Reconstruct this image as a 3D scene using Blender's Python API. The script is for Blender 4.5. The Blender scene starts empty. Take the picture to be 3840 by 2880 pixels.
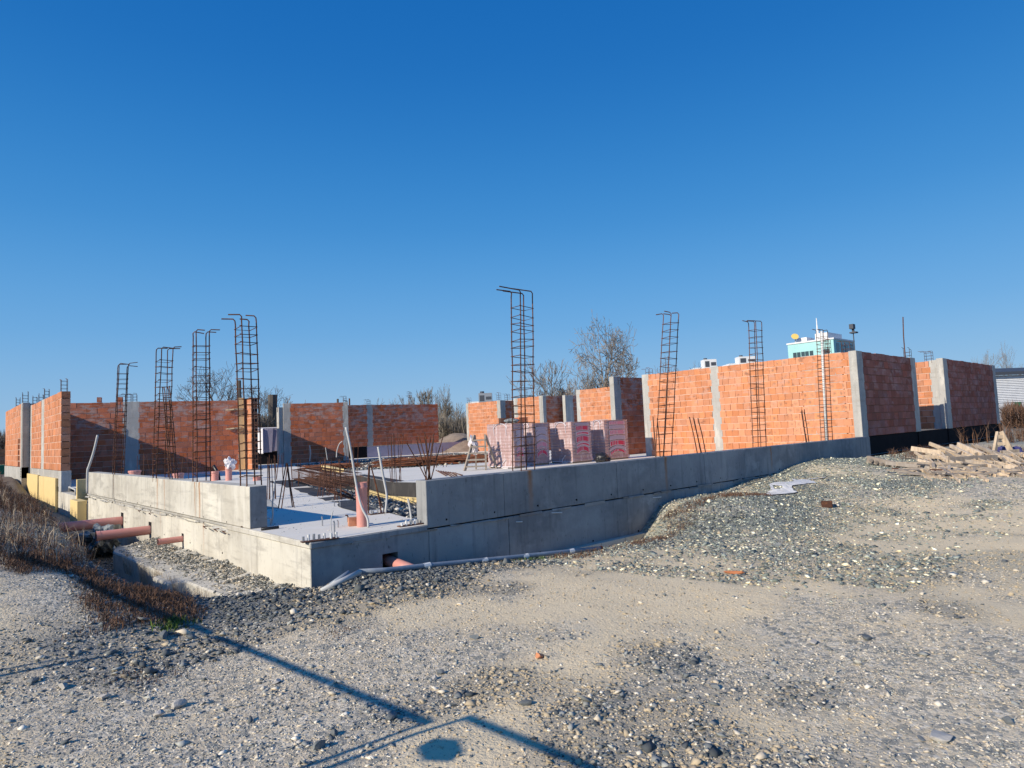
import bpy, bmesh, math, random
import numpy as np
from mathutils import Vector, Matrix
from mathutils.geometry import tessellate_polygon
random.seed(7); rng = np.random.default_rng(7)
R = math.radians
sc = bpy.context.scene
col = sc.collection

# ------------------------------------------------------------------ camera
F_PX, PITCH, ROLL, YAW = 2450.4, R(4.15), R(-2.489), R(47.84)
CAM = np.array([-3.561, -7.739, 1.25])
s_, c_ = math.sin(YAW), math.cos(YAW)
def _w(v): return np.array([v[0]*s_+v[1]*c_, -v[0]*c_+v[1]*s_, v[2]])
_f = np.array([0, math.cos(PITCH), math.sin(PITCH)]); _u = np.array([0, -math.sin(PITCH), math.cos(PITCH)]); _r = np.array([1., 0, 0])
RW = _w(_r*math.cos(ROLL)+_u*math.sin(ROLL)); UW = _w(_u*math.cos(ROLL)-_r*math.sin(ROLL)); FW = _w(_f)
cam = bpy.data.cameras.new('camera'); co = bpy.data.objects.new('camera', cam); col.objects.link(co)
cam.sensor_width = 36; cam.lens = F_PX/3840*36; cam.clip_start = .05; cam.clip_end = 3000
M_ = Matrix(((RW[0], UW[0], -FW[0], CAM[0]), (RW[1], UW[1], -FW[1], CAM[1]), (RW[2], UW[2], -FW[2], CAM[2]), (0, 0, 0, 1)))
co.matrix_world = M_; sc.camera = co
# ------------------------------------------------------------------ light
SUN_EL = 26.5; SUN_DIR = Vector((math.cos(R(SUN_EL))*math.cos(R(3)), -math.cos(R(SUN_EL))*math.sin(R(3)), -math.sin(R(SUN_EL))))
wd = bpy.data.worlds.new('World'); sc.world = wd; wd.use_nodes = True
nt = wd.node_tree; bg = nt.nodes['Background']
sky = nt.nodes.new('ShaderNodeTexSky'); sky.sky_type = 'NISHITA'; sky.sun_disc = False
sky.sun_elevation = R(SUN_EL); sky.sun_rotation = R(270-3); sky.altitude = 0; sky.air_density = 1.0; sky.dust_density = .25; sky.ozone_density = 3.0
hs = nt.nodes.new('ShaderNodeHueSaturation'); hs.inputs['Saturation'].default_value = 1.3; hs.inputs['Value'].default_value = 1.0
nt.links.new(sky.outputs[0], hs.inputs['Color'])
tcw = nt.nodes.new('ShaderNodeTexCoord'); sxw = nt.nodes.new('ShaderNodeSeparateXYZ'); nt.links.new(tcw.outputs['Generated'], sxw.inputs[0])
rampw = nt.nodes.new('ShaderNodeValToRGB'); cr = rampw.color_ramp; cr.interpolation = 'B_SPLINE'
SKY = [(0.0, (.36, .53, .72)), (.05, (.28, .49, .74)), (.15, (.155, .41, .75)), (.30, (.048, .275, .66)), (.50, (.010, .150, .50)), (.75, (.005, .115, .43)), (1.0, (.004, .10, .40))]
while len(cr.elements) < len(SKY): cr.elements.new(.5)
for e_, (p_, c_2) in zip(cr.elements, SKY): e_.position = p_; e_.color = (*c_2, 1)
nt.links.new(sxw.outputs[2], rampw.inputs[0])
gain = nt.nodes.new('ShaderNodeVectorMath'); gain.operation = 'SCALE'; gain.inputs['Scale'].default_value = 1/.13; nt.links.new(rampw.outputs[0], gain.inputs[0])
mxw = nt.nodes.new('ShaderNodeMix'); mxw.data_type = 'RGBA'; mxw.inputs[0].default_value = .94
nt.links.new(hs.outputs[0], mxw.inputs[6]); nt.links.new(gain.outputs[0], mxw.inputs[7]); nt.links.new(mxw.outputs[2], bg.inputs[0]); bg.inputs[1].default_value = .13
sun = bpy.data.lights.new('sun', 'SUN'); so = bpy.data.objects.new('sun', sun); col.objects.link(so)
sun.energy = 5.0; sun.angle = R(.42); sun.color = (1, .90, .745)
so.rotation_euler = SUN_DIR.to_track_quat('-Z', 'Y').to_euler()
sc.view_settings.view_transform = 'Standard'; sc.view_settings.look = 'None'
sc.view_settings.exposure = 0.0; sc.view_settings.gamma = 1

# ------------------------------------------------------------------ helpers
def ray(x, y): return FW + RW*(x-1920)/F_PX - UW*(y-1440)/F_PX
def onz(x, y, z=0.): d = ray(x, y); return CAM + d*((z-CAM[2])/d[2])
def ony(x, y, Y): d = ray(x, y); return CAM + d*((Y-CAM[1])/d[1])
def onx(x, y, X): d = ray(x, y); return CAM + d*((X-CAM[0])/d[0])
def hor(x): return 1440 + (1614-1440) - (x-2000)*.0434
def atd(x, D): p = CAM + ray(x, hor(x))*D; return p           # eye-level point at depth D
def zat(x, y, D): return float((CAM + ray(x, y)*D)[2])

def link(o, parent=None):
    col.objects.link(o)
    if parent is not None: o.parent = parent
    return o
def tag(o, label=None, cat=None, group=None, kind=None):
    if label: o['label'] = label
    if cat: o['category'] = cat; o['kind'] = 'thing'
    if group: o['group'] = group
    if kind: o['kind'] = kind
    return o
def empty(name, loc=(0, 0, 0), label=None, cat=None, group=None, kind=None):
    o = bpy.data.objects.new(name, None); o.location = loc; o.empty_display_size = .1; link(o)
    bpy.context.view_layer.update() if False else None
    return tag(o, label, cat, group, kind)

class MB:
    """collects verts and faces; build() makes one mesh object"""
    def __init__(s): s.v = []; s.f = []; s.t = []; s.m = []
    def add(s, vs, fs, tone=0., mi=0):
        b = len(s.v); s.v += [tuple(map(float, v)) for v in vs]
        for f in fs: s.f.append([i+b for i in f]); s.t.append(tone); s.m.append(mi)
        return s
    def box(s, x0, x1, y0, y1, z0, z1, tone=0., mi=0):
        return s.add([(x0,y0,z0),(x1,y0,z0),(x1,y1,z0),(x0,y1,z0),(x0,y0,z1),(x1,y0,z1),(x1,y1,z1),(x0,y1,z1)],
              [(0,3,2,1),(4,5,6,7),(0,1,5,4),(1,2,6,5),(2,3,7,6),(3,0,4,7)], tone, mi)
    def obox(s, c, ax, ay, az, hx, hy, hz, tone=0., mi=0, jit=0.):
        c, ax, ay, az = map(np.array, (c, ax, ay, az)); vs = []
        for sx, sy, sz in ((-1,-1,-1),(1,-1,-1),(1,1,-1),(-1,1,-1),(-1,-1,1),(1,-1,1),(1,1,1),(-1,1,1)):
            v = c+ax*hx*sx+ay*hy*sy+az*hz*sz
            if jit: v = v + rng.normal(0, jit, 3)
            vs.append(v)
        return s.add(vs, [(0,3,2,1),(4,5,6,7),(0,1,5,4),(1,2,6,5),(2,3,7,6),(3,0,4,7)], tone, mi)
    def bar(s, p, q, w, h, tone=0., mi=0, up=(0, 0, 1)):
        p, q = np.array(p, float), np.array(q, float); d = q-p; L = np.linalg.norm(d); d /= L
        a = np.cross(d, up); n = np.linalg.norm(a)
        if n < 1e-4: a = np.array([1., 0, 0]); n = 1
        a /= n; b = np.cross(a, d)
        return s.obox((p+q)/2, d, a, b, L/2, w/2, h/2, tone, mi)
    def tube(s, pts, r, n=6, caps=True, tone=0., mi=0):
        pts = [np.array(p, float) for p in pts]; k = len(pts)
        rs = r if hasattr(r, '__len__') else [r]*k
        prev = None; rings = []
        for i, p in enumerate(pts):
            d = pts[min(i+1, k-1)]-pts[max(i-1, 0)]; L = np.linalg.norm(d); d = d/L if L > 0 else np.array([0, 0, 1.])
            if prev is None:
                a = np.cross(d, (0, 0, 1.)); 
                if np.linalg.norm(a) < .05: a = np.cross(d, (1., 0, 0))
            else: a = prev - d*(prev@d)
            a /= np.linalg.norm(a); prev = a; b = np.cross(d, a)
            rings.append([p+(a*math.cos(2*math.pi*j/n)+b*math.sin(2*math.pi*j/n))*rs[i] for j in range(n)])
        vs = [v for r_ in rings for v in r_]; fs = []
        for i in range(k-1):
            for j in range(n):
                fs.append((i*n+j, i*n+(j+1) % n, (i+1)*n+(j+1) % n, (i+1)*n+j))
        if caps: fs += [tuple(reversed(range(n))), tuple(range((k-1)*n, k*n))]
        return s.add(vs, fs, tone, mi)
    def prism(s, poly, z0, z1, tone=0., mi=0):
        n = len(poly); vs = [(x, y, z0) for x, y in poly]+[(x, y, z1) for x, y in poly]
        fs = [(i, (i+1) % n, n+(i+1) % n, n+i) for i in range(n)]+[tuple(range(n, 2*n)), tuple(reversed(range(n)))]
        return s.add(vs, fs, tone, mi)
    def mesh(s, name, mats):
        me = bpy.data.meshes.new(name); me.from_pydata(s.v, [], s.f); 
        if not isinstance(mats, (list, tuple)): mats = [mats]
        for m in mats: me.materials.append(m)
        me.attributes.new('tone', 'FLOAT', 'FACE').data.foreach_set('value', s.t)
        if any(s.m): me.polygons.foreach_set('material_index', s.m)
        me.update(); return me
    def build(s, name, mats, parent=None, smooth=False, bevel=0):
        o = bpy.data.objects.new(name, s.mesh(name, mats)); link(o, parent)
        if smooth: o.data.polygons.foreach_set('use_smooth', [True]*len(o.data.polygons))
        if bevel:
            b = o.modifiers.new('bevel', 'BEVEL'); b.width = bevel; b.segments = 1; b.limit_method = 'ANGLE'
        return o

# ------------------------------------------------------------------ materials
def mat(name, base, rough=.85, var=(), bump=0., bscale=40, bdist=.01, spec=.3, metal=0., tonevar=0., objvar=0., extra=None, alpha=None):
    """var: list of (colour, noise scale xyz, lo, hi, amount)"""
    m = bpy.data.materials.new(name); m.use_nodes = True; t = m.node_tree; N = t.nodes; L = t.links
    b = N['Principled BSDF']; b.inputs['Roughness'].default_value = rough; b.inputs['Specular IOR Level'].default_value = spec; b.inputs['Metallic'].default_value = metal
    geo = N.new('ShaderNodeNewGeometry'); pos = geo.outputs['Position']
    rgb = N.new('ShaderNodeRGB'); rgb.outputs[0].default_value = (*base, 1); cur = rgb.outputs[0]
    def noise(scale, detail=5, offs=0):
        mp = N.new('ShaderNodeMapping'); mp.inputs['Scale'].default_value = scale if hasattr(scale, '__len__') else (scale,)*3
        mp.inputs['Location'].default_value = (offs*3.1, offs*1.7, offs*.9)
        L.new(pos, mp.inputs[0]); n = N.new('ShaderNodeTexNoise'); n.inputs['Scale'].default_value = 1; n.inputs['Detail'].default_value = detail; n.inputs['Roughness'].default_value = .6
        L.new(mp.outputs[0], n.inputs['Vector']); return n.outputs['Fac']
    def mix(a, bcol, fac):
        x = N.new('ShaderNodeMix'); x.data_type = 'RGBA'
        if hasattr(fac, 'is_output'): L.new(fac, x.inputs[0])
        else: x.inputs[0].default_value = fac
        L.new(a, x.inputs[6])
        if hasattr(bcol, 'is_output'): L.new(bcol, x.inputs[7])
        else: x.inputs[7].default_value = (*bcol, 1)
        return x.outputs[2]
    def mrange(v, a0, a1, b0=0., b1=1.):
        x = N.new('ShaderNodeMapRange'); L.new(v, x.inputs[0])
        for i, q in enumerate((a0, a1, b0, b1)): x.inputs[i+1].default_value = q
        return x.outputs[0]
    def mth(op, a, bb=None):
        x = N.new('ShaderNodeMath'); x.operation = op
        for i, q in enumerate((a, bb)):
            if q is None: continue
            if hasattr(q, 'is_output'): L.new(q, x.inputs[i])
            else: x.inputs[i].default_value = q
        return x.outputs[0]
    for i, (c, sc_, lo, hi, am) in enumerate(var):
        cur = mix(cur, c, mrange(noise(sc_, 5, i+1), lo, hi, 0, am))
    if tonevar or objvar:
        at = N.new('ShaderNodeAttribute'); at.attribute_name = 'tone'; oi = N.new('ShaderNodeObjectInfo')
        r = mth('FRACT', mth('ADD', at.outputs['Fac'], oi.outputs['Random'])) if objvar else mth('FRACT', at.outputs['Fac'])
        am = tonevar or objvar
        h = N.new('ShaderNodeHueSaturation'); L.new(cur, h.inputs['Color'])
        L.new(mrange(r, 0, 1, 1-am, 1+am*.8), h.inputs['Value'])
        r2 = mth('FRACT', mth('MULTIPLY', r, 17.3)); L.new(mrange(r2, 0, 1, 1-am*.5, 1+am*.3), h.inputs['Saturation'])
        cur = h.outputs[0]
    env = dict(N=N, L=L, pos=pos, noise=noise, mix=mix, mrange=mrange, mth=mth, geo=geo, bsdf=b)
    if extra: cur = extra(cur, env) or cur
    L.new(cur, b.inputs['Base Color'])
    if bump:
        bn = N.new('ShaderNodeBump'); bn.inputs['Strength'].default_value = bump; bn.inputs['Distance'].default_value = bdist
        h = noise(bscale, 6, 9)
        if env.get('height') is not None: h = mth('ADD', h, env['height'])
        L.new(h, bn.inputs['Height']); L.new(bn.outputs[0], b.inputs['Normal'])
    if alpha is not None: b.inputs['Alpha'].default_value = alpha
    return m

def sep(E):
    x = E['N'].new('ShaderNodeSeparateXYZ'); E['L'].new(E['pos'], x.inputs[0]); return x.outputs
def streaks(axis, items):
    """rust runs: (coordinate, half width, z top, z bottom)"""
    def fn(cur, E):
        o = sep(E); a = o[axis]; z = o[2]; wob = E['mrange'](E['noise']((2, 2, 5), 3, 4), 0, 1, -.05, .05); a = E['mth']('ADD', a, wob)
        for (c, w, zt, zb) in items:
            d = E['mth']('ABSOLUTE', E['mth']('SUBTRACT', a, c)); m1 = E['mrange'](d, w, w*.2, 0, 1); m2 = E['mrange'](z, zb, zt, 0, 1)
            f = E['mth']('MULTIPLY', m1, E['mth']('MULTIPLY', m2, .85)); cur = E['mix'](cur, (.36, .15, .04), f)
        return cur
    return fn
CONC_VAR = [((.44, .41, .35), (.7, .7, .9), .42, .60, .75), ((.27, .255, .225), (10, 10, .6), .56, .72, .65), ((.33, .31, .27), (1.1, 1.1, 9), .56, .68, .5), ((.66, .635, .57), (3.5, 3.5, 1.1), .50, .66, .55), ((.34, .32, .28), (1.4, 1.4, 3.), .54, .66, .5), ((.17, .165, .155), (26, 26, 9), .62, .74, .7)]
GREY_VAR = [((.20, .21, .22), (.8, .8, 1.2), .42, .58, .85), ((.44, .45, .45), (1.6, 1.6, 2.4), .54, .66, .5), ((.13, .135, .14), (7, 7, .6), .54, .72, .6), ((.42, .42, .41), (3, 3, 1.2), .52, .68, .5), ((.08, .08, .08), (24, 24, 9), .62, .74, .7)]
M = {}
M['concrete'] = mat('concrete', (.64, .61, .53), .9, CONC_VAR, .35, 60, .006, tonevar=.1, extra=streaks(1, [(7.1, .05, .62, -.55), (6.55, .04, .62, -.3), (4.35, .06, .62, -.75), (4.6, .04, .62, -.2), (11.2, .05, .6, .0)]))
M['conc_shade'] = mat('shade_grey_concrete', (.32, .325, .325), .9, GREY_VAR, .35, 60, .006, tonevar=.1, extra=streaks(0, [(3.75, .07, .62, -.15), (7.5, .06, .62, -.3), (11.9, .05, .6, -.1)]))  # darker copy of the pale concrete, shade of the right-hand faces in its colour
M['slab'] = mat('slab_concrete', (.80, .755, .665), .9, [((.70, .66, .58), (.5, .5, .5), .35, .7, .6), ((.30, .29, .27), (25, 25, 25), .66, .74, .7), ((.84, .82, .78), (2, 9, 2), .5, .75, .5)], .3, 50, .006)
M['pillar'] = mat('pillar_concrete', (.42, .41, .385), .9, CONC_VAR[1:], .3, 50, .006, tonevar=.1)
M['dark'] = mat('bitumen_coating', (.008, .008, .011), .9, [((.016, .016, .018), 3., .4, .7, .6)], .2, 30, .004, spec=.12)
M['membrane'] = mat('bitumen_membrane', (.05, .048, .05), .75, [((.10, .095, .09), (2, 6, 2), .45, .7, .7), ((.2, .19, .18), 30., .7, .76, .6)], .3, 40, .004)
M['xps'] = mat('yellow_insulation', (.78, .60, .28), .8, [((.68, .50, .24), 3., .4, .7, .5), ((.45, .36, .22), 14., .62, .75, .5)], .15, 60, .003, tonevar=.06)
M['mortar'] = mat('mortar', (.70, .52, .42), .95, [((.52, .33, .24), 5., .4, .6, .6)], .5, 70, .01)
def brick_extra(ribs):
    def fn(cur, E):
        z = sep(E)[2]
        up = E['mrange'](z, .9, 2.3, -.10, .07)
        n = E['mth']('ADD', E['noise']((2.2, 2.2, 5), 4, 21), up)
        cur = E['mix'](cur, (.50, .36, .32), E['mrange'](n, .56 if ribs else .60, .68 if ribs else .72, 0, .8 if ribs else .35))
        cur = E['mix'](cur, (.16, .075, .05), E['mrange'](E['noise']((3.1, 3.1, 3.9), 3, 33), .60, .70, 0, .55))
        if ribs:
            sx = sep(E); a = E['mth']('ADD', sx[0], sx[1]); s = E['mth']('SINE', E['mth']('MULTIPLY', a, 2*math.pi/.028)); E['height'] = E['mth']('MULTIPLY', s, .6)
            cur = E['mix'](cur, (.20, .08, .045), E['mrange'](s, .2, 1, 0, .3))
        return cur
    return fn
M['brick'] = mat('clay_block', (.60, .255, .13), .9, [((.50, .185, .09), 4., .4, .6, .5)], .25, 60, .006, objvar=.16, extra=brick_extra(False))
M['brick_ribbed'] = mat('ribbed_clay_block', (.56, .175, .085), .9, [((.46, .135, .07), 4., .4, .6, .5)], .3, 60, .006, objvar=.20, extra=brick_extra(True))
def halo(cur, E):
    # smoky firing marks in the middle of some faces
    tc = E['N'].new('ShaderNodeTexCoord'); oi = E['N'].new('ShaderNodeObjectInfo')
    v = E['N'].new('ShaderNodeVectorMath'); v.operation = 'LENGTH'; v0 = E['N'].new('ShaderNodeVectorMath'); v0.operation = 'MULTIPLY'; v0.inputs[1].default_value = (1, 0, 1); E['L'].new(tc.outputs['Object'], v0.inputs[0]); E['L'].new(v0.outputs[0], v.inputs[0])
    w = E['mrange'](v.outputs['Value'], .02, .10, 1, 0)
    on = E['mrange'](oi.outputs['Random'], .35, .8, 0, .75)
    f = E['mth']('MULTIPLY', E['mth']('MULTIPLY', w, on), E['mrange'](E['noise'](9., 3, 5), .3, .6, 0, 1))
    cur = E['mix'](cur, (.24, .15, .10), f)
    rim = E['mth']('MULTIPLY', E['mrange'](v.outputs['Value'], .11, .165, 0, .45), E['mrange'](oi.outputs['Random'], .0, .6, 1, .3)); cur = E['mix'](cur, (.42, .13, .06), rim)
    return brick_extra(False)(cur, E)
M['brick_smoked'] = mat('smoked_clay_block', (.64, .275, .14), .9, [((.56, .22, .105), 4., .4, .6, .5)], .25, 60, .006, objvar=.17, extra=halo)
M['brick_shade'] = mat('shade_dark_block', (.36, .125, .085), .9, [((.28, .09, .07), 4., .4, .6, .5), ((.40, .22, .22), (1.2, 1.2, 2.), .52, .66, .5)], .25, 60, .006, objvar=.22, extra=brick_extra(False))  # clay block darkened, shade of the gable walls put into the colour
M['clay_shadow'] = mat('clay_shadow', (.20, .085, .05), .95)  # joint core colour, shadow of the open gaps put into it
M['rebar'] = mat('rusty_rebar', (.085, .036, .022), .8, [((.22, .085, .035), 20., .5, .65, .7)], .3, 90, .003, objvar=.2)
M['rebar_orange'] = mat('fresh_rust', (.25, .085, .035), .85, [((.12, .05, .03), 9., .45, .6, .7)], .3, 90, .003, tonevar=.4)
M['pipe'] = mat('brick_red_pvc', (.66, .29, .24), .4, [((.66, .42, .36), 4., .5, .7, .5)], spec=.5)
M['pipe_dark'] = mat('pipe_inside', (.05, .02, .018), .8)
M['grey_pvc'] = mat('grey_pvc', (.22, .26, .31), .4, [((.38, .40, .42), 6., .5, .7, .6)], spec=.5)
M['conduit'] = mat('grey_conduit', (.50, .50, .49), .5, [((.36, .36, .35), 5., .5, .7, .5)], spec=.4)
M['white_pvc'] = mat('white_pvc', (.72, .72, .70), .5)
M['black_pvc'] = mat('black_pvc', (.015, .015, .017), .4, spec=.5)
M['wood'] = mat('weathered_board', (.56, .41, .25), .85, [((.38, .27, .17), (4, 4, 22), .42, .65, .6), ((.70, .56, .38), (8, 8, 8), .55, .7, .5)], .3, 60, .004, tonevar=.30)
M['wood_obj'] = mat('old_board', (.62, .49, .35), .85, [((.32, .24, .17), (14, 14, 3), .42, .65, .6)], .3, 60, .004, objvar=.30)
M['wood_grey'] = mat('grey_timber', (.36, .31, .26), .85, [((.24, .19, .15), (12, 12, 3), .42, .65, .6)], .3, 60, .004, objvar=.2)
M['form'] = mat('formwork_board', (.72, .50, .26), .8, [((.62, .40, .18), (2, 2, .8), .4, .65, .6)], .2, 50, .003)
M['sheet'] = mat('white_sheet', (.80, .78, .80), .6, [((.66, .64, .68), 3., .4, .7, .6)], .3, 8, .03)
M['sheet_lilac'] = mat('lilac_sheet', (.40, .37, .46), .6, [((.32, .30, .38), 3., .4, .7, .6)], .3, 8, .03)
M['fabric'] = mat('crumpled_membrane', (.30, .33, .33), .7, [((.08, .09, .09), 6., .45, .55, .8)], .5, 12, .03)
M['plastic'] = mat('clear_bag', (.80, .78, .80), .35, alpha=.75)
M['foam'] = mat('orange_foam', (.60, .25, .04), .9, [((.35, .13, .02), 25., .45, .6, .7)], .6, 30, .02)
M['white_dust'] = mat('lime_dust', (.74, .73, .71), .95, [((.55, .54, .52), 6., .45, .6, .6)], .5, 30, .02)
M['stone'] = mat('gravel_stone', (.30, .31, .30), .9, [((.22, .235, .24), 9., .4, .6, .6)], .3, 80, .004, tonevar=.55)
def stonecol(cur, E):
    a = E['N'].new('ShaderNodeAttribute'); a.attribute_name = 'stone_col'; return a.outputs['Color']
M['gravel'] = mat('loose_gravel', (.3, .3, .3), .9, extra=stonecol, bump=.3, bscale=120, bdist=.004)
M['rock'] = mat('pale_rock', (.52, .49, .44), .9, [((.40, .37, .33), 14., .4, .6, .7)], .5, 40, .01, objvar=.12)
M['rock_dark'] = mat('slate_rock', (.15, .165, .17), .85, [((.22, .23, .23), 14., .4, .6, .7)], .5, 40, .01, objvar=.25)
M['weed'] = mat('dry_weed', (.15, .085, .055), .95, tonevar=.55)
M['weed_pale'] = mat('pale_stalk', (.42, .34, .25), .95, tonevar=.3)
M['grass'] = mat('green_tuft', (.10, .16, .035), .9, tonevar=.4)
M['bark'] = mat('bark', (.27, .235, .20), .95, [((.15, .13, .11), 3., .4, .6, .6)], objvar=.1)
M['bark_dark'] = mat('dark_bark', (.16, .135, .115), .95, tonevar=.3)
M['twig_red'] = mat('reddish_twigs', (.20, .145, .12), .95, tonevar=.3)
M['brush'] = mat('winter_brush', (.24, .205, .16), .95, tonevar=.4)
M['turq'] = mat('turquoise_plaster', (.36, .66, .66), .8, [((.42, .70, .70), .3, .4, .6, .6)])
M['glass_dark'] = mat('dark_glass', (.05, .08, .09), .15, spec=.6)
M['white'] = mat('white_paint', (.78, .79, .80), .6, [((.66, .67, .68), 1.5, .45, .6, .5)])
M['roof_dark'] = mat('dark_roof', (.07, .08, .10), .6)
M['yellow'] = mat('yellow_dish', (.75, .55, .16), .6)
M['green'] = mat('green_panel', (.02, .20, .10), .6)
M['earth'] = mat('bare_earth', (.34, .27, .21), .95, [((.22, .17, .13), 2., .4, .6, .7)], .8, 12, .05)
M['tie'] = mat('tie_hole', (.012, .012, .014), .9)
M['wire'] = mat('steel_wire', (.2, .2, .2), .5, metal=.5)
M['steel'] = mat('galvanised_steel', (.45, .46, .47), .45, metal=.7)

# ------------------------------------------------------------------ terrain
CP = [  # x, y, z control points of the ground
 (-12,-12,-.45),(-6,-12,-.45),(0,-12,-.45),(8,-12,-.42),(16,-12,-.4),(-10,-6,-.45),(-6,-4,-.44),(-3.5,-7.7,-.45),(-1.3,-5.2,-.45),(0,-6.8,-.45),(0,-3.6,-.45),(1.5,-5.3,-.45),
 (-3,-3,-.45),(-3.1,-1.4,-.42),(-2.4,-1.4,-.44),(-1.58,-1.22,-.46),(-1.73,-.76,-.39),(-1.95,-.35,-.29),(-2.23,.41,-.16),(-2.5,1.23,-.03),(-2.8,2.87,.11),
 (-1.5,.96,-.46),(-1.5,1.7,-.46),(-1.5,2.5,-.47),(-1.5,3.3,-.50),(-1.5,4.2,-.44),(-1.5,4.75,-.38),(-1.5,5.2,-.30),(-1.5,6.25,-.22),(-1.5,7.12,-.16),(-1.5,8.17,-.10),(-1.5,9.36,-.02),(-1.5,11,.08),(-1.4,14,.0),(-1.35,17,.12),(-1.3,20.5,.16),(-1.3,26,.2),(-1.5,34,.1),
 (-3,6,.20),(-3,10,.26),(-4,3,.2),(-4,-1,-.3),(-6,1,.0),(-5,6,.3),(-5,14,.3),(-4,22,.15),(-6,34,.0),
 (-.6,-1.5,-.42),(-.29,-.8,-.40),(.13,-.8,-.37),(.5,-.8,-.35),(1.17,-.8,-.40),(2.19,-.8,-.50),(3.08,-.8,-.60),(3.7,-.8,-.65),(4.5,-.8,-.68),(5.1,-.8,-.64),(5.78,-.8,-.63),(6.0,-.8,-.48),(6.23,-.8,-.38),(6.93,-.8,-.24),(7.3,-.8,-.21),(8.1,-.8,-.19),(9.0,-.8,-.27),(9.4,-.8,-.32),(9.75,-.8,-.23),(10.2,-.8,-.13),(11.4,-.8,-.12),(12.4,-.8,-.06),(13,-.8,.05),(14.1,-.8,.09),(14.9,-.8,.11),(17,-.8,.12),
 (1,-1.8,-.44),(2.5,-2,-.47),(4,-1.9,-.50),(5.5,-2.1,-.47),(6.6,-1.8,-.30),(7.8,-1.7,-.16),(7.5,-2.6,-.40),(9,-2.2,-.34),(10.5,-2.2,-.24),(12.5,-2.2,-.10),(15,-2.4,.0),(18,-2.4,.05),
 (6,-4,-.44),(9,-4,-.40),(12,-4,-.30),(15,-4.5,-.2),(12,-8,-.35),(20,-5,-.1),(20,-9,-.2),(24,-2,.05),(30,-2,.0),(30,-8,-.1),(26,-12,-.2)]
cp = np.array(CP, float)
def _tps(r2): return np.where(r2 > 1e-12, r2*np.log(np.maximum(r2, 1e-12))*.5, 0)
def fit_tps(P, lam=.002):
    n = len(P); A = np.zeros((n+3, n+3)); d2 = ((P[:, None, :2]-P[None, :, :2])**2).sum(-1); A[:n, :n] = _tps(d2)+np.eye(n)*lam
    A[:n, n] = 1; A[:n, n+1:] = P[:, :2]; A[n, :n] = 1; A[n+1:, :n] = P[:, :2].T
    return np.linalg.solve(A, np.concatenate([P[:, 2], np.zeros(3)]))
W_ = fit_tps(cp)
def smooth(a, b, x): t = np.clip((x-a)/(b-a), 0, 1); return t*t*(3-2*t)
def vnoise(x, y, f, seed=0):
    x = np.asarray(x)*f+seed*13.7; y = np.asarray(y)*f+seed*7.3; xi = np.floor(x); yi = np.floor(y); fx = x-xi; fy = y-yi
    def h(a, b): v = np.sin(a*127.1+b*311.7+seed*17.)*43758.5453; return v-np.floor(v)
    u = fx*fx*(3-2*fx); v = fy*fy*(3-2*fy)
    return (h(xi, yi)*(1-u)+h(xi+1, yi)*u)*(1-v)+(h(xi, yi+1)*(1-u)+h(xi+1, yi+1)*u)*v
def ground(x, y, detail=True):
    x = np.asarray(x, float); y = np.asarray(y, float); sh = x.shape; X = x.ravel(); Y = y.ravel(); z = np.zeros(len(X))
    xc = np.clip(X, -12, 30); yc = np.clip(Y, -12, 34)
    for i in range(0, len(X), 20000):
        s = slice(i, i+20000); d2 = (xc[s, None]-cp[None, :, 0])**2+(yc[s, None]-cp[None, :, 1])**2
        z[s] = _tps(d2)@W_[:-3]+W_[-3]+W_[-2]*xc[s]+W_[-1]*yc[s]
    far = np.maximum(np.maximum(np.abs(X-9)-21, np.abs(Y-11)-23), 0); z = z*(1-smooth(0, 15, far))+(-.05)*smooth(0, 15, far)
    if detail:
        z += (vnoise(X, Y, .8, 1)-.5)*.05+(vnoise(X, Y, 2.3, 2)-.5)*.018+(vnoise(X, Y, 7, 3)-.5)*.006
    # trench on the right-hand side of the foundation
    tz = -.57+(-.95+.57)*smooth(1.9, 3.3, X)
    k = smooth(-.78, -.40, Y)*smooth(-.6, .2, X)*(1-smooth(6.0, 7.4, X)); z = np.where(Y > -.9, z*(1-k)+np.minimum(z, tz)*k, z)
    k = smooth(-1.0, -.15, Y)*smooth(15.0, 17.5, X); z = np.where(Y < 1, z*(1-k)+np.minimum(z, -.42)*k, z)
    # trench on the left-hand side
    lz = -.60+(-1.12+.60)*smooth(.1, 1.7, Y); lz = lz+.25*smooth(12, 16, Y)
    kx = smooth(-1.72, -1.22, X)*smooth(-.4, 1.2, Y)*(1-smooth(25, 29, Y)); z = np.where(X < 3, z*(1-kx)+np.minimum(z, lz)*kx, z)
    # keep the ground below the floor slab
    ins = smooth(.25, .45, X)*smooth(.2, .4, Y); z = np.where((X > .2) & (Y > .2) & (X < 36) & (Y < 34), z*(1-ins)+(-1.3)*ins, z)
    return z.reshape(sh)
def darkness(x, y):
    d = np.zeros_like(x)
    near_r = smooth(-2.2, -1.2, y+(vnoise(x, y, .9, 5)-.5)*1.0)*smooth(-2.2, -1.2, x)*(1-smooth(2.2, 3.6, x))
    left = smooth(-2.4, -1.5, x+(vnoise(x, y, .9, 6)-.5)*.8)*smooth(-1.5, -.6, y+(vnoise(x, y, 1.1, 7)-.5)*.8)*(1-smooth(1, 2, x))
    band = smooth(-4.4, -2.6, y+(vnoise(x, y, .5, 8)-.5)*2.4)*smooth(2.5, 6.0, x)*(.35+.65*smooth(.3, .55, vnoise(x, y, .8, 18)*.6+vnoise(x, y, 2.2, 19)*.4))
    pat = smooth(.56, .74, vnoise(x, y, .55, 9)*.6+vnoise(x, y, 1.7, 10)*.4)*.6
    return np.clip(np.maximum.reduce([near_r, left, band, pat]), 0, 1)
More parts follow.
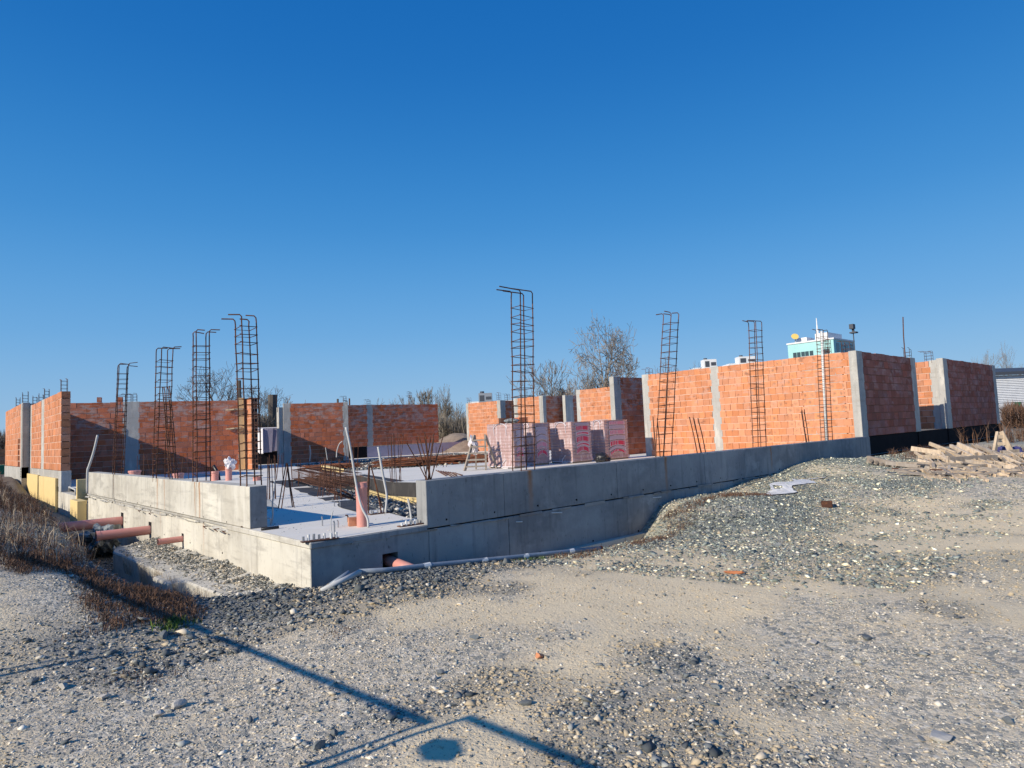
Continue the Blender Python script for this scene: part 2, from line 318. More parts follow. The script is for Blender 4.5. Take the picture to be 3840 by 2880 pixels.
def sandiness(x, y):
    s = smooth(.42, .60, vnoise(x, y, .40, 11)*.55+vnoise(x, y, 1.5, 12)*.30+vnoise(x, y, 5, 13)*.15)*.85
    g = lambda cx, cy, rx, ry: np.exp(-(((x-cx)/rx)**2+((y-cy)/ry)**2))
    return np.clip(s+1.2*g(6.9, -4.0, 1.6, .7)+1.2*g(5.6, -5.2, 1.3, .6)+1.0*g(8.6, -3.2, 1.6, .35)+.9*g(-.7, -1.9, .7, .22)+.7*g(-1.9, -1.4, .4, .3), 0, 1)
def axis_pts(lo, hi, c, fine, grow):
    p = [c]; s = fine
    while p[-1] < hi: p.append(p[-1]+s); s = min(s*grow, 60) if abs(p[-1]-c) > 9 else fine
    q = [c]; s = fine
    while q[-1] > lo: q.append(q[-1]-s); s = min(s*grow, 60) if abs(q[-1]-c) > 9 else fine
    return np.array(sorted(set(q+p)))
gx = axis_pts(-500, 900, 2, .09, 1.06); gy = axis_pts(-500, 900, -1, .09, 1.06)
GX, GY = np.meshgrid(gx, gy, indexing='ij'); GZ = ground(GX, GY)
nx, ny = GX.shape; co3 = np.stack([GX.ravel(), GY.ravel(), GZ.ravel()], 1)
idx = np.arange(nx*ny).reshape(nx, ny); quads = np.stack([idx[:-1, :-1], idx[1:, :-1], idx[1:, 1:], idx[:-1, 1:]], -1).reshape(-1, 4)
me = bpy.data.meshes.new('ground'); me.vertices.add(len(co3)); me.vertices.foreach_set('co', co3.ravel())
me.loops.add(quads.size); me.loops.foreach_set('vertex_index', quads.ravel()); me.polygons.add(len(quads)); me.polygons.foreach_set('loop_start', np.arange(0, quads.size, 4)); me.polygons.foreach_set('loop_total', np.full(len(quads), 4))
me.update(); me.validate(); me.polygons.foreach_set('use_smooth', [True]*len(me.polygons))
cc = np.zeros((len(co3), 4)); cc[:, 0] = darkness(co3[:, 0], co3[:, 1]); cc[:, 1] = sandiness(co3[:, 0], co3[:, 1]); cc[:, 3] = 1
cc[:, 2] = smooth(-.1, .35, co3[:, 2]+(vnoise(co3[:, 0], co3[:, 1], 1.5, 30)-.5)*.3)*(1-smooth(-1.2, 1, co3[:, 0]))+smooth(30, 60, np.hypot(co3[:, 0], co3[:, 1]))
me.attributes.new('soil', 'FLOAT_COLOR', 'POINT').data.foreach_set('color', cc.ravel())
def groundcol(cur, E):
    a = E['N'].new('ShaderNodeAttribute'); a.attribute_name = 'soil'; s = E['N'].new('ShaderNodeSeparateColor'); E['L'].new(a.outputs['Color'], s.inputs[0])
    vo = E['N'].new('ShaderNodeTexVoronoi'); vo.inputs['Scale'].default_value = 42; E['L'].new(E['pos'], vo.inputs['Vector'])
    vo2 = E['N'].new('ShaderNodeTexVoronoi'); vo2.inputs['Scale'].default_value = 17; E['L'].new(E['pos'], vo2.inputs['Vector'])
    sp = E['N'].new('ShaderNodeSeparateColor'); E['L'].new(vo.outputs['Color'], sp.inputs[0])
    sp2 = E['N'].new('ShaderNodeSeparateColor'); E['L'].new(vo2.outputs['Color'], sp2.inputs[0])
    keep = E['mth']('SUBTRACT', 1, E['mth']('MULTIPLY', s.outputs[1], .85))
    cur = E['mix'](cur, (.76, .70, .59), E['mth']('MULTIPLY', E['mrange'](sp.outputs[0], .55, .98, 0, .7), keep))
    cur = E['mix'](cur, (.28, .275, .24), E['mth']('MULTIPLY', E['mrange'](sp.outputs[1], .62, .9, 0, .8), keep))
    cur = E['mix'](cur, (.235, .24, .22), E['mth']('MULTIPLY', E['mrange'](sp2.outputs[0], .8, .88, 0, .8), keep))
    cur = E['mix'](cur, (.82, .665, .43), E['mth']('MULTIPLY', s.outputs[1], .9))
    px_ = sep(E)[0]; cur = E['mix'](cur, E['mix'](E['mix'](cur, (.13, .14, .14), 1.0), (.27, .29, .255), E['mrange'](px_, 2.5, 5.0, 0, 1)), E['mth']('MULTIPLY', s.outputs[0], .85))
    cur = E['mix'](cur, (.17, .12, .085), E['mth']('MULTIPLY', s.outputs[2], .8))
    E['height'] = E['mth']('ADD', E['mth']('MULTIPLY', vo.outputs['Distance'], -.7), E['mth']('MULTIPLY', vo2.outputs['Distance'], -.6))
    return cur
M['ground'] = mat('gravelly_ground', (.70, .575, .395), .95, [((.53, .45, .335), .8, .4, .6, .6), ((.80, .70, .53), 2.3, .5, .66, .6)], .6, 90, .012, extra=groundcol)
me.materials.append(M['ground']); g = bpy.data.objects.new('ground', me); link(g); g['kind'] = 'structure'

# loose gravel: one mesh of small angular stones
def scatter_stones(name, pts, size, colr, label=None, flat=.5):
    n = len(pts); base = np.array([(1,0,0),(-1,0,0),(0,1,0),(0,-1,0),(0,0,1),(0,0,-1)], float)
    V = base[None]*size[:, None, None]*rng.uniform(.55, 1.25, (n, 6, 1)); V += rng.normal(0, .16, (n, 6, 3))*size[:, None, None]; V[:, :, 2] *= flat*rng.uniform(.6, 1.1, (n, 1)); V[:, :, 0] *= rng.uniform(.9, 1.5, (n, 1))
    a = rng.uniform(0, 2*np.pi, n); ca, sa = np.cos(a), np.sin(a); b = rng.normal(0, .35, n); cb, sb = np.cos(b), np.sin(b)
    X = V[..., 0]*cb[:, None]+V[..., 2]*sb[:, None]; Zz = -V[..., 0]*sb[:, None]+V[..., 2]*cb[:, None]; Y = V[..., 1]
    V = np.stack([X*ca[:, None]-Y*sa[:, None], X*sa[:, None]+Y*ca[:, None], Zz], -1)+pts[:, None, :]
    tri = np.array([(0,2,4),(2,1,4),(1,3,4),(3,0,4),(2,0,5),(1,2,5),(3,1,5),(0,3,5)])
    Fc = (tri[None]+(np.arange(n)*6)[:, None, None]).reshape(-1, 3)
    m = bpy.data.meshes.new(name); m.vertices.add(n*6); m.vertices.foreach_set('co', V.astype(np.float32).ravel())
    m.loops.add(Fc.size); m.loops.foreach_set('vertex_index', Fc.ravel()); m.polygons.add(len(Fc)); m.polygons.foreach_set('loop_start', np.arange(0, Fc.size, 3)); m.polygons.foreach_set('loop_total', np.full(len(Fc), 3))
    m.update(); C4 = np.ones((n, 8, 4)); C4[:, :, :3] = colr[:, None, :]
    m.attributes.new('stone_col', 'FLOAT_COLOR', 'FACE').data.foreach_set('color', C4.astype(np.float32).ravel())
    m.materials.append(M['gravel']); o = bpy.data.objects.new(name, m); link(o); o['kind'] = 'stuff'
    if label: o['label'] = label
    return o
def frustum_pts(n, rmin, rmax, pw=1.0):
    t = rng.uniform(0, 1, n); r = (rmin**(pw)+t*(rmax**pw-rmin**pw))**(1/pw); az = rng.uniform(R(-40), R(40), n)
    fx, fy = FW[0], FW[1]; L = math.hypot(fx, fy); fx /= L; fy /= L
    return CAM[0]+r*(fx*np.cos(az)+fy*np.sin(az)), CAM[1]+r*(fy*np.cos(az)-fx*np.sin(az)), r
def outside(x, y): return ~((x > -.02) & (y > -.02))
def stone_colors(n, dk, sd):
    pal = np.array([(.72,.655,.54),(.62,.55,.43),(.78,.72,.60),(.26,.27,.26),(.40,.40,.36),(.57,.49,.37),(.16,.175,.175)]); pd = np.array([(.085,.095,.10),(.12,.13,.135),(.17,.18,.175),(.22,.23,.22),(.13,.14,.13),(.33,.33,.30),(.30,.25,.18)])
    a = pal[rng.choice(7, n, p=[.14,.14,.05,.21,.18,.12,.16])]; b = pd[rng.choice(7, n, p=[.22,.26,.2,.12,.1,.06,.04])]
    k = (rng.uniform(0, 1, n) < dk)[:, None]; c = np.where(k, b, a); c *= rng.uniform(.8, 1.2, (n, 1))
    s = (rng.uniform(0, 1, n) < sd*.7)[:, None]; return np.where(s, np.array([.50, .41, .28])*rng.uniform(.85, 1.15, (n, 1)), c)
x, y, r = frustum_pts(230000, 2.2, 17, .7); k = outside(x, y) & (x < 20) & (y > -11); x, y, r = x[k], y[k], r[k]
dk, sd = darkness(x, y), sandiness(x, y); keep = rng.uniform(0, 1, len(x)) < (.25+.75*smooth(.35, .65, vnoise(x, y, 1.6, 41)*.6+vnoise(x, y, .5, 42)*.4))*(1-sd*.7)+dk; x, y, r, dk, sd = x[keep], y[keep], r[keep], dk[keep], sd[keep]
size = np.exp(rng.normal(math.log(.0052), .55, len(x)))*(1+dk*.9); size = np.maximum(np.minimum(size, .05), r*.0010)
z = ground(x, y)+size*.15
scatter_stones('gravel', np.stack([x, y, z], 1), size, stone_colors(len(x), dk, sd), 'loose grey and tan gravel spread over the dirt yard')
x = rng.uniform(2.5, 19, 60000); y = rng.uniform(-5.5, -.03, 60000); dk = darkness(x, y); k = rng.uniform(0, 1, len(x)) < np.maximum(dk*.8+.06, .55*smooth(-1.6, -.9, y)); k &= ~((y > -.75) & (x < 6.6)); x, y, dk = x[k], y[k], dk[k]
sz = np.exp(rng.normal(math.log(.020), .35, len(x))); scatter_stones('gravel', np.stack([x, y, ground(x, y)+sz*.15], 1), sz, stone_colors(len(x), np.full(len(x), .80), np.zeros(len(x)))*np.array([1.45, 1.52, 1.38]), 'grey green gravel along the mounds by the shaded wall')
# coarse dark crushed stone heaped round the foundation corner and the trenches
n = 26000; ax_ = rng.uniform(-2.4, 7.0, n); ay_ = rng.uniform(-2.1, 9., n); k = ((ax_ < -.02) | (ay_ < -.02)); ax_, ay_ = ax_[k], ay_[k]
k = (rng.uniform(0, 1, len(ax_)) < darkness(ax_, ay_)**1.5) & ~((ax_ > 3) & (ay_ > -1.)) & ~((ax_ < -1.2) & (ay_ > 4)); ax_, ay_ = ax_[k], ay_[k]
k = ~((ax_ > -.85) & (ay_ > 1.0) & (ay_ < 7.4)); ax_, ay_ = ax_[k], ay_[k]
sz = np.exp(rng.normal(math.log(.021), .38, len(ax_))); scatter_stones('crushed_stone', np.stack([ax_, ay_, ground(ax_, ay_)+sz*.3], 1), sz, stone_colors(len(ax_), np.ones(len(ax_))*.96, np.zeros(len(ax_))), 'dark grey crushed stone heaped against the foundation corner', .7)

# ------------------------------------------------------------------ concrete foundation walls
def panels(root, axis, seams, z0, z1, near, far, mt, side=1, jit=.005):
    for a, b in zip(seams[:-1], seams[1:]):
        o = random.uniform(-jit, jit); q = MB()
        if axis == 'x': q.box(a+.002, b-.002, near+o, far, z0, z1, random.random())
        else: q.box(near+o, far, a+.002, b-.002, z0, z1, random.random())
        q.build('concrete_panel', mt, root, bevel=.008)
UH = .61
fr = empty('foundation_wall', (0, 0, 0), 'long shaded grey concrete foundation wall running away to the timber pile', 'concrete wall')
panels(fr, 'x', [1.72, 3.18, 5.95, 8.9, 10.6, 13.6, 18.35], -.055, UH, 0, .25, M['conc_shade'])
panels(fr, 'x', [1.75, 3.25, 6.2, 9.5, 13.0, 18.35], -1.2, -.075, .004, .24, M['conc_shade'])
q = MB()
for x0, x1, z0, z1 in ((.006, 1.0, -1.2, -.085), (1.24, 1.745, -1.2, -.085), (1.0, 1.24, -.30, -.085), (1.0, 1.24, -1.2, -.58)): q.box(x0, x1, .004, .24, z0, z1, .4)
q.build('concrete_panel', M['conc_shade'], fr)
MB().box(1.0, 1.24, .22, .26, -.60, -.28).build('opening', M['dark'], fr)
MB().box(-.008, 1.72, -.018, .3, -.0825, -.0045, .2).build('slab_edge', M['conc_shade'], fr, bevel=.01)
MB().box(.3, 18.4, .03, .24, -.078, -.05).build('joint', M['dark'], fr)
q = MB()
for x in list(np.arange(2.05, 13.6, .93)):
    q.tube([(x+random.uniform(-.05, .05), .02, .03), (x, -.004, .03)], .016, 8)
for x in np.arange(2.6, 12, 1.3): q.tube([(x, .02, -.72), (x, -.002, -.72)], .018, 8)
q.build('tie_hole', M['tie'], fr)['kind'] = 'stuff'
q = MB().box(2.4, 7.4, -.13, .0, -1.25, -.755, .3); q.build('footing_ledge', M['concrete'], fr)
q = MB(); q.tube([(3.4, -.006, -.17), (3.52, -.02, -.18)], .008, 5); q.tube([(4.2, -.006, -.12), (4.42, -.03, -.14)], .008, 5); q.tube([(7.0, -.006, -.15), (7.25, -.02, -.16)], .008, 5); q.build('wire_end', M['white_pvc'], fr)['kind'] = 'stuff'

fl = empty('foundation_wall', (0, 0, 0), 'sunlit pale concrete foundation wall with rust streaks and protruding pipes', 'concrete wall')
q = MB().box(.0, .3, .02, .27, -1.25, -.085, .6); q.build('concrete_panel', M['concrete'], fl, bevel=.006)
panels(fl, 'y', [.275, 1.75, 2.95], -1.25, -.085, .004, .3, M['concrete'])
panels(fl, 'y', [2.955, 4.9, 7.0, 9.4, 12.0, 14.9], -1.25, -.07, .07, .3, M['concrete'])
MB().box(-.014, .302, -.008, 2.95, -.083, -.003, .5).build('slab_edge', M['concrete'], fl, bevel=.012)
MB().box(.045, .3, 2.95, 14.9, -.068, -.02, .1).build('slab_edge', M['pillar'], fl, bevel=.012)
panels(fl, 'y', [2.02, 4.5, 6.95, 9.9, 14.5], .0, UH, .012, .262, M['concrete'])
MB().box(.014, .260, 2.012, 2.03, .002, UH-.004, .3).build('end_shade', M['conc_shade'], fl)  # darker plate over the wall end, its shade put into the colour
q = MB()
for y in np.arange(3, 14, 1.15): q.tube([(.03, y, .03), (.008, y, .03)], .014, 8)
for y in np.arange(3.4, 11, 1.7): q.tube([(.09, y, -.5), (.066, y, -.5)], .016, 8)
q.build('tie_hole', M['tie'], fl)['kind'] = 'stuff'
q = MB()
for y in (3.1, 3.5, 4.05, 7.6, 8.5): q.tube([(.07, y, -.12), (-.02, y+.02, -.12), (-.05, y-.25, -.13)], .008, 5)
q.build('wire_end', M['rebar'], fl)['kind'] = 'stuff'
q = MB()
y = 2.9
while y < 14.6:
    l = random.uniform(.15, .6); h = random.uniform(.015, .05); o = random.uniform(.008, .02); q.obox((.07-o/2, y+l/2, -.09-random.uniform(-.01, .03)), (0, 1, 0), (1, 0, 0), (0, 0, 1), l/2, o, h/2, random.random(), jit=.012); y += l*random.uniform(.6, 1.3)
o = q.build('pour_seam', M['pillar'], fl); o['kind'] = 'stuff'
q = MB(); x = .3
while x < 15:
    l = random.uniform(.12, .6); h = random.uniform(.012, .035); o = random.uniform(.006, .016); q.obox((x+l/2, -o*.4, -.075-random.uniform(-.008, .02)), (1, 0, 0), (0, 1, 0), (0, 0, 1), l/2, o, h/2, random.random(), jit=.006); x += l*random.uniform(.8, 2.2)
o = q.build('pour_seam', M['conc_shade'], fr); o['kind'] = 'stuff'
# footing that runs along the sunlit wall
ft = empty('footing', (0, 0, 0), 'rough pale concrete footing with gravel on top below the sunlit wall', 'footing')
edge = [(-.72, .3), (-.66, 1.0), (-.70, 1.9), (-.73, 2.55), (-.95, 2.62), (-.97, 3.3), (-.78, 3.42), (-.82, 5.2), (-.86, 6.6), (-.72, 7.25), (-.4, 7.35), (.0, 7.3)]
q = MB(); pl = [(.05, .3)]+[(a, b) for a, b in edge]
q.prism(list(reversed(pl)), -1.35, -.68, .2); q.build('footing_block', M['concrete'], ft, bevel=.02)
n = 9000; px_ = rng.uniform(-.85, .05, n); py_ = rng.uniform(.4, 7.2, n); k = (px_ > -.70-.1*(py_ > 3.5)) & (rng.uniform(0, 1, n) < .12+.88*smooth(-.6, -.1, px_))
px_, py_ = px_[k], py_[k]; scatter_stones('rubble', np.stack([px_, py_, -.68+rng.uniform(0, .035, len(px_))+.10*smooth(-.5, 0, px_)*vnoise(px_, py_, 2)], 1), np.exp(rng.normal(math.log(.016), .4, len(px_))), stone_colors(len(px_), np.full(len(px_), .35), np.zeros(len(px_))), 'crumbled grey rubble lying along the footing')
q = MB()
for i in range(40):
    a = random.uniform(.0, 1); yy = .5+a*6.6; xx = -.06*0-.02; q.add([(.05, yy-.2, -.69), (-.45-.2*random.random(), yy-.2, -.675), (-.45, yy+.2, -.675), (.05, yy+.2, -.60-.05*random.random())], [(0, 3, 2, 1)], .3)
o = q.build('rubble_bed', M['concrete'], ft); o['kind'] = 'stuff'

# floor slab with two open gravel pits
pit1 = [(2.0, .95), (2.15, 1.64), (2.6, 3.4), (2.95, 4.5), (3.3, 5.8), (4.2, 9.0), (4.9, 12.0), (5.2, 13.0), (6.66, 12.63), (7.34, 12.26), (6.97, 11.0), (6.09, 8.06), (6.3, 7.1), (6.3, .5), (2.0, .5)]
pit2 = [(8.0, 15.6), (9.2, 15.1), (12.3, 13.9), (15.5, 13.2), (24, 20.5), (23, 27.2), (15, 27.0), (10.6, 26.3), (9.6, 21.0)]
outer = [(0, 0), (1.71, 0), (1.71, .25), (36.2, .25), (36.2, 34.2), (.26, 34.2), (.26, 2.0), (0, 2.0)]
def poly_sheet(name, loops, z, mt, parent=None, thick=0):
    vs = [Vector((x, y, z)) for lp in loops for x, y in lp]; tris = tessellate_polygon([[Vector((x, y, 0)) for x, y in lp] for lp in loops])
    q = MB(); fs = []
    for t in tris:
        a, b, c = (vs[i] for i in t); fs.append(t if (b-a).cross(c-a).z > 0 else tuple(reversed(t)))
    q.add(vs, fs)
    if thick:
        o = 0
        for lp in loops:
            n = len(lp)
            for i in range(n):
                (x0, y0), (x1, y1) = lp[i], lp[(i+1) % n]; q.add([(x0, y0, z), (x1, y1, z), (x1, y1, z-thick), (x0, y0, z-thick)], [(0, 1, 2, 3)])
    return q.build(name, mt, parent)
fs_ = poly_sheet('floor_slab', [outer, pit1, pit2], 0, M['slab']); fs_['kind'] = 'structure'
for nm, pt, zz in (('pit_wall', pit1, -.75), ('pit_wall', pit2, -.35)):
    q = MB(); n = len(pt)
    for i in range(n):
        (x0, y0), (x1, y1) = pt[i], pt[(i+1) % n]; q.add([(x0, y0, -.001), (x1, y1, -.001), (x1, y1, zz), (x0, y0, zz)], [(0, 1, 2, 3)])
    o = q.build(nm, M['membrane'] if pt is pit1 else M['pillar']); o['kind'] = 'structure'
def pit_fill(name, poly, zf, n, s0, label):
    P = np.array(poly); bx = P.min(0); tx = P.max(0); x = rng.uniform(bx[0], tx[0], n); y = rng.uniform(bx[1], tx[1], n); ins = np.zeros(n, bool)
    for i in range(len(P)):
        (x0, y0), (x1, y1) = P[i], P[(i+1) % len(P)]; c = ((y0 > y) != (y1 > y)) & (x < (x1-x0)*(y-y0)/(y1-y0+1e-12)+x0); ins ^= c
    x, y = x[ins], y[ins]; sz = np.exp(rng.normal(math.log(s0), .3, len(x)))
    return scatter_stones(name, np.stack([x, y, zf(x, y)+sz*.2], 1), sz, stone_colors(len(x), np.full(len(x), .75), np.zeros(len(x))), label, .7)
pf1 = lambda x, y: -.10-.42*smooth(0, 2.6, x-(1.9+.235*(y-.5)))+(vnoise(x, y, 1.2, 3)-.5)*.1
pit_fill('pit_gravel', pit1, pf1, 16000, .045, 'grey crushed stone filling the pit between the slabs')
q = MB(); step = .35
def grid_fill(name, x0, x1, y0, y1, zf, mt, step=.35):
    xs = np.arange(x0, x1+step, step); ys = np.arange(y0, y1+step, step); A, B = np.meshgrid(xs, ys, indexing='ij'); Z_ = zf(A, B); q = MB(); n2 = A.shape[1]
    q.add(np.stack([A.ravel(), B.ravel(), Z_.ravel()], 1), [(i*n2+j, (i+1)*n2+j, (i+1)*n2+j+1, i*n2+j+1) for i in range(A.shape[0]-1) for j in range(n2-1)])
    o = q.build(name, mt, smooth=True); o['kind'] = 'structure'; return o
M['bed'] = mat('stone_bed', (.17, .175, .17), .95, [((.30, .30, .29), 14., .45, .6, .8), ((.07, .07, .075), 22., .5, .62, .8)], .9, 25, .04)
grid_fill('pit_bed', 1.6, 7.5, .3, 13.2, lambda x, y: pf1(x, y)-.03, M['bed'])
pf2 = lambda x, y: -.05-.05*smooth(0, 3, y-14)+(vnoise(x, y, .7, 4)-.5)*.08
grid_fill('gravel_bed', 8, 24, 13, 27.4, lambda x, y: pf2(x, y)-.02, M['bed'])
pit_fill('bed_gravel', pit2, pf2, 14000, .06, 'grey gravel bed in front of the far brick walls')
n = 2600; x = rng.uniform(.1, 6, n); y = rng.uniform(.1, 9, n); k = (x < 1.9+.23*y) & ~((x < .3) & (y > 2)); x, y = x[k], y[k]; k = rng.uniform(0, 1, len(x)) < .15+.85*smooth(.45, .65, vnoise(x, y, 1.1, 61)); x, y = x[k], y[k]
scatter_stones('slab_grit', np.stack([x, y, np.full(len(x), .003)], 1), np.exp(rng.normal(math.log(.0065), .4, len(x))), stone_colors(len(x), np.full(len(x), .5), np.zeros(len(x))), 'grit and mortar crumbs scattered on the front slab')
# bituminous membranes under the future walls
def memb(pts, label):
    o = poly_sheet('membrane', [pts], .005, M['membrane']); return tag(o, label, 'membrane', 'dark membrane strips laid on the slab')
def wig(a, b, n=7, s=.05): return [tuple(np.array(a)+(np.array(b)-np.array(a))*t+rng.normal(0, s, 2)) for t in np.linspace(0, 1, n)]
memb(wig((4.70, 13.08), (3.86, 9.55))+[(4.34, 9.5), (4.86, 11.8), (5.18, 12.98)], 'long dark membrane strip on the slab behind the rebar bundle')
memb(wig((3.76, 9.2), (2.90, 6.1))+[(3.36, 6.05), (4.14, 8.85)], 'dark membrane strip on the slab beside the rebar bundle')
memb(wig((2.80, 5.66), (2.62, 4.9), 4, .02)+[(3.04, 4.85), (3.24, 5.6)], 'short dark membrane patch between the two bar clusters')
memb(wig((2.56, 4.58), (1.95, 2.45))+[(2.33, 2.4), (2.93, 4.45)], 'dark membrane strip next to the upright red pipe')
memb([tuple(onz(1343, 1782)[:2]), tuple(onz(1367, 1779)[:2])]+[tuple(onz(1517, 1803)[:2]), tuple(onz(1470, 1808)[:2]), (6.11, 8.06), (7.0, 11.0)], 'dark membrane strip on the slab right of the gravel pit')
# yellow insulation in the pit
def board(name, pts, z0, z1, th, label, nrm):
    q = MB(); (x0, y0), (x1, y1) = pts; n_ = np.array(nrm)*th
    q.add([(x0, y0, z0[0]), (x1, y1, z0[1]), (x1+n_[0], y1+n_[1], z0[1]), (x0+n_[0], y0+n_[1], z0[0]), (x0, y0, z1[0]), (x1, y1, z1[1]), (x1+n_[0], y1+n_[1], z1[1]), (x0+n_[0], y0+n_[1], z1[0])],
          [(0,3,2,1),(4,5,6,7),(0,1,5,4),(1,2,6,5),(2,3,7,6),(3,0,4,7)], random.random())
    return tag(q.build(name, M['xps']), label, 'insulation board', 'yellow insulation boards')
board('insulation_board', [(6.85, 11.0), (6.02, 8.06)], (-.7, -.9), (-.32, -.36), .08, 'yellow insulation board along the far part of the dark pit wall', (-1, 0))
board('insulation_board', [(6.02, 8.04), (6.2, 4.5)], (-.9, -.9), (-.36, -.36), .08, 'yellow insulation board in the pit next to the concrete upstand end', (-1, 0))
a, b = onz(*(1193, 1757)), onz(*(1262, 1771)); board('insulation_board', [(a[0], a[1]), (b[0], b[1])], (0, 0), (.16, .12), .35, 'yellow insulation board lying on the slab edge before the back wall', (.4, -.9))
# concrete ramp fillet
q = MB(); q.add([(.6, 4.95, 0), (1.45, 4.42, 0), (2.05, 6.4, .0), (1.15, 6.6, .0), (1.1, 6.3, .16), (2.0, 6.35, .02)], [(0, 1, 5, 4), (0, 4, 3), (1, 2, 5), (2, 3, 4, 5), (0, 3, 2, 1)]); tag(q.build('ramp', M['concrete']), 'small sunlit concrete ramp wedge behind the wall end', 'ramp')

# ------------------------------------------------------------------ block walls
def hit(px, P, d):
    a = ray(px, hor(px))[:2]; P = np.array(P[:2], float); d = np.array(d[:2], float)
    A = np.array([[a[0], -d[0]], [a[1], -d[1]]]); t, s = np.linalg.solve(A, P-CAM[:2]); return P+d*s
BV = {}
def block_mesh(key, L, T, H, mt):
    k = (key, round(L, 3), T, round(H, 4))
    if k not in BV:
        BV[k] = []
        for i in range(4):
            q = MB(); q.obox((0, 0, 0), (1, 0, 0), (0, 1, 0), (0, 0, 1), L/2, T/2, H/2, jit=.0022); BV[k].append(q.mesh('block', mt))
    return BV[k]
def wall(name, label, P0, P1, z0, z1, rows, blen, key, thick=.25, gaps=(), seed=1, ragged=True, cat='brick wall', missing=(), mix=False, top_extra=()):
    """P0..P1 is the face line; the wall thickens to the left-hand side of the travel direction"""
    rnd = random.Random(seed); P0 = np.array(P0[:2], float); P1 = np.array(P1[:2], float); d = P1-P0; L = np.linalg.norm(d); d /= L; nrm = np.array([-d[1], d[0]])
    ang = math.atan2(d[1], d[0]); root = empty(name, (P0[0], P0[1], z0), label, cat); root.rotation_euler = (0, 0, ang)
    H = (z1-z0)/rows; mt = M[key]; items = []
    for r in range(rows+len(top_extra)):
        if r >= rows: spans = [(a, b) for a, b in top_extra[r-rows]]
        else:
            spans = []; cur = 0
            for (a, b) in sorted(gaps): spans.append((cur, a)); cur = b
            spans.append((cur, L))
        for (a, b) in spans:
            if b-a < .06: continue
            ta = (.055 if (r % 2) else 0) if (ragged and a > 0) else 0; tb = (.055 if not (r % 2) else 0) if (ragged and b < L) else 0
            s = a+ta; e = b-tb; first = blen*(.5 if r % 2 else 1)*rnd.uniform(.85, 1.1) if not mix else blen*rnd.uniform(.35, 1.1)
            while s < e-.03:
                l = first if first else (blen if not mix else blen*rnd.choice([1, 1, 1, 1.45, .75])); first = None; l = min(l, e-s)
                if e-s-l < .07: l = e-s
                if not any(m0 <= s+l/2 <= m1 and r == mr for m0, m1, mr in missing): items.append((s+l/2, l, (r+.5)*H, r))
                s += l
    cw = [P0+d*i[0] for i in items]; dist = [np.hypot(*(c-CAM[:2])) for c in cw]; order = np.argsort(dist); indiv = set(order[:298].tolist())
    rest = MB()
    for i, (s, l, zc, r) in enumerate(items):
        off = rnd.uniform(-.003, .003); g_ = .009
        if i in indiv:
            ms = block_mesh(key, blen-g_, thick, H-.020, mt); o = bpy.data.objects.new('brick', ms[rnd.randrange(4)]); col.objects.link(o); o.parent = root
            o.location = (s, thick/2+off, zc+rnd.uniform(-.003, .003)+(rnd.uniform(-.012, .008) if r == rows-1 else 0)); o.rotation_euler = (0, rnd.uniform(-.006, .006), 0); o.scale = ((l-g_)/(blen-g_), 1, 1)
        else: rest.obox((s, thick/2+off, zc), (1, 0, 0), (0, 1, 0), (0, 0, 1), (l-g_)/2, thick/2, (H-.020)/2, rnd.random(), jit=.003)
    if rest.v: o = rest.build('brick_courses', mt, root); o['kind'] = 'stuff'
    q = MB(); qb = MB()
    cur = 0
    for (a, b) in sorted(gaps)+[(L, L)]:
        if a-cur > .1:
            lo_, hi_ = (.030, thick-.030) if key in ('brick_smoked', 'brick_shade', 'brick') else (.0125, thick-.0125)
            q.box(cur+.012, a-.012, lo_, hi_, 0, rows*H-.02)
            if lo_ > .02:
                for r in range(1, rows): qb.box(cur+.012, a-.012, .008, thick-.008, r*H-.013, r*H+.013)
        cur = b
    q.build('mortar', M['mortar'] if not qb.v else M['clay_shadow'], root)
    if qb.v: o = qb.build('mortar_beds', M['mortar'] if key != 'brick_shade' else M['clay_shadow'], root); o['kind'] = 'stuff'
    for (a, b) in gaps:
        MB().box(a-.05, b+.05, .003, thick-.003, -.01, rows*H+.01, rnd.random()).build('pillar', M['pillar'], root, bevel=.01)
    return root, d, nrm, L
STUB = {}
def stub_mesh(h, w, seed):
    k = (h, w, seed)
    if k not in STUB:
        rnd = random.Random(seed); q = MB()
        for sx in (-1, 1):
            for sy in (-1, 1):
                x, y = sx*w/2, sy*w/2; hh = h*rnd.uniform(.85, 1.1); q.tube([(x, y, -.1), (x, y, hh-.03), (x-.02, y, hh), (x-.2*rnd.uniform(.6, 1.2), y+rnd.uniform(-.02, .02), hh+.01)], .008, 5)
        for zz in np.arange(.08, h-.05, .13): q.tube([(-w/2, -w/2, zz), (w/2, -w/2, zz+.01), (w/2, w/2, zz), (-w/2, w/2, zz-.01), (-w/2, -w/2, zz)], .005, 4)
        STUB[k] = q.mesh('rebar_stub', M['rebar'])
    return STUB[k]
def stub(root, s, t, z, h=.35, w=.16, seed=1):
    o = bpy.data.objects.new('rebar_stub', stub_mesh(h, w, seed)); link(o, root); o.location = (s, t, z); return o
def pier(root_, name, x0, x1, y0, y1, z0, z1, mt='pillar'):
    return MB().box(x0, x1, y0, y1, z0, z1, random.random()).build(name, M[mt], root_, bevel=.01)

ZT = 3.35
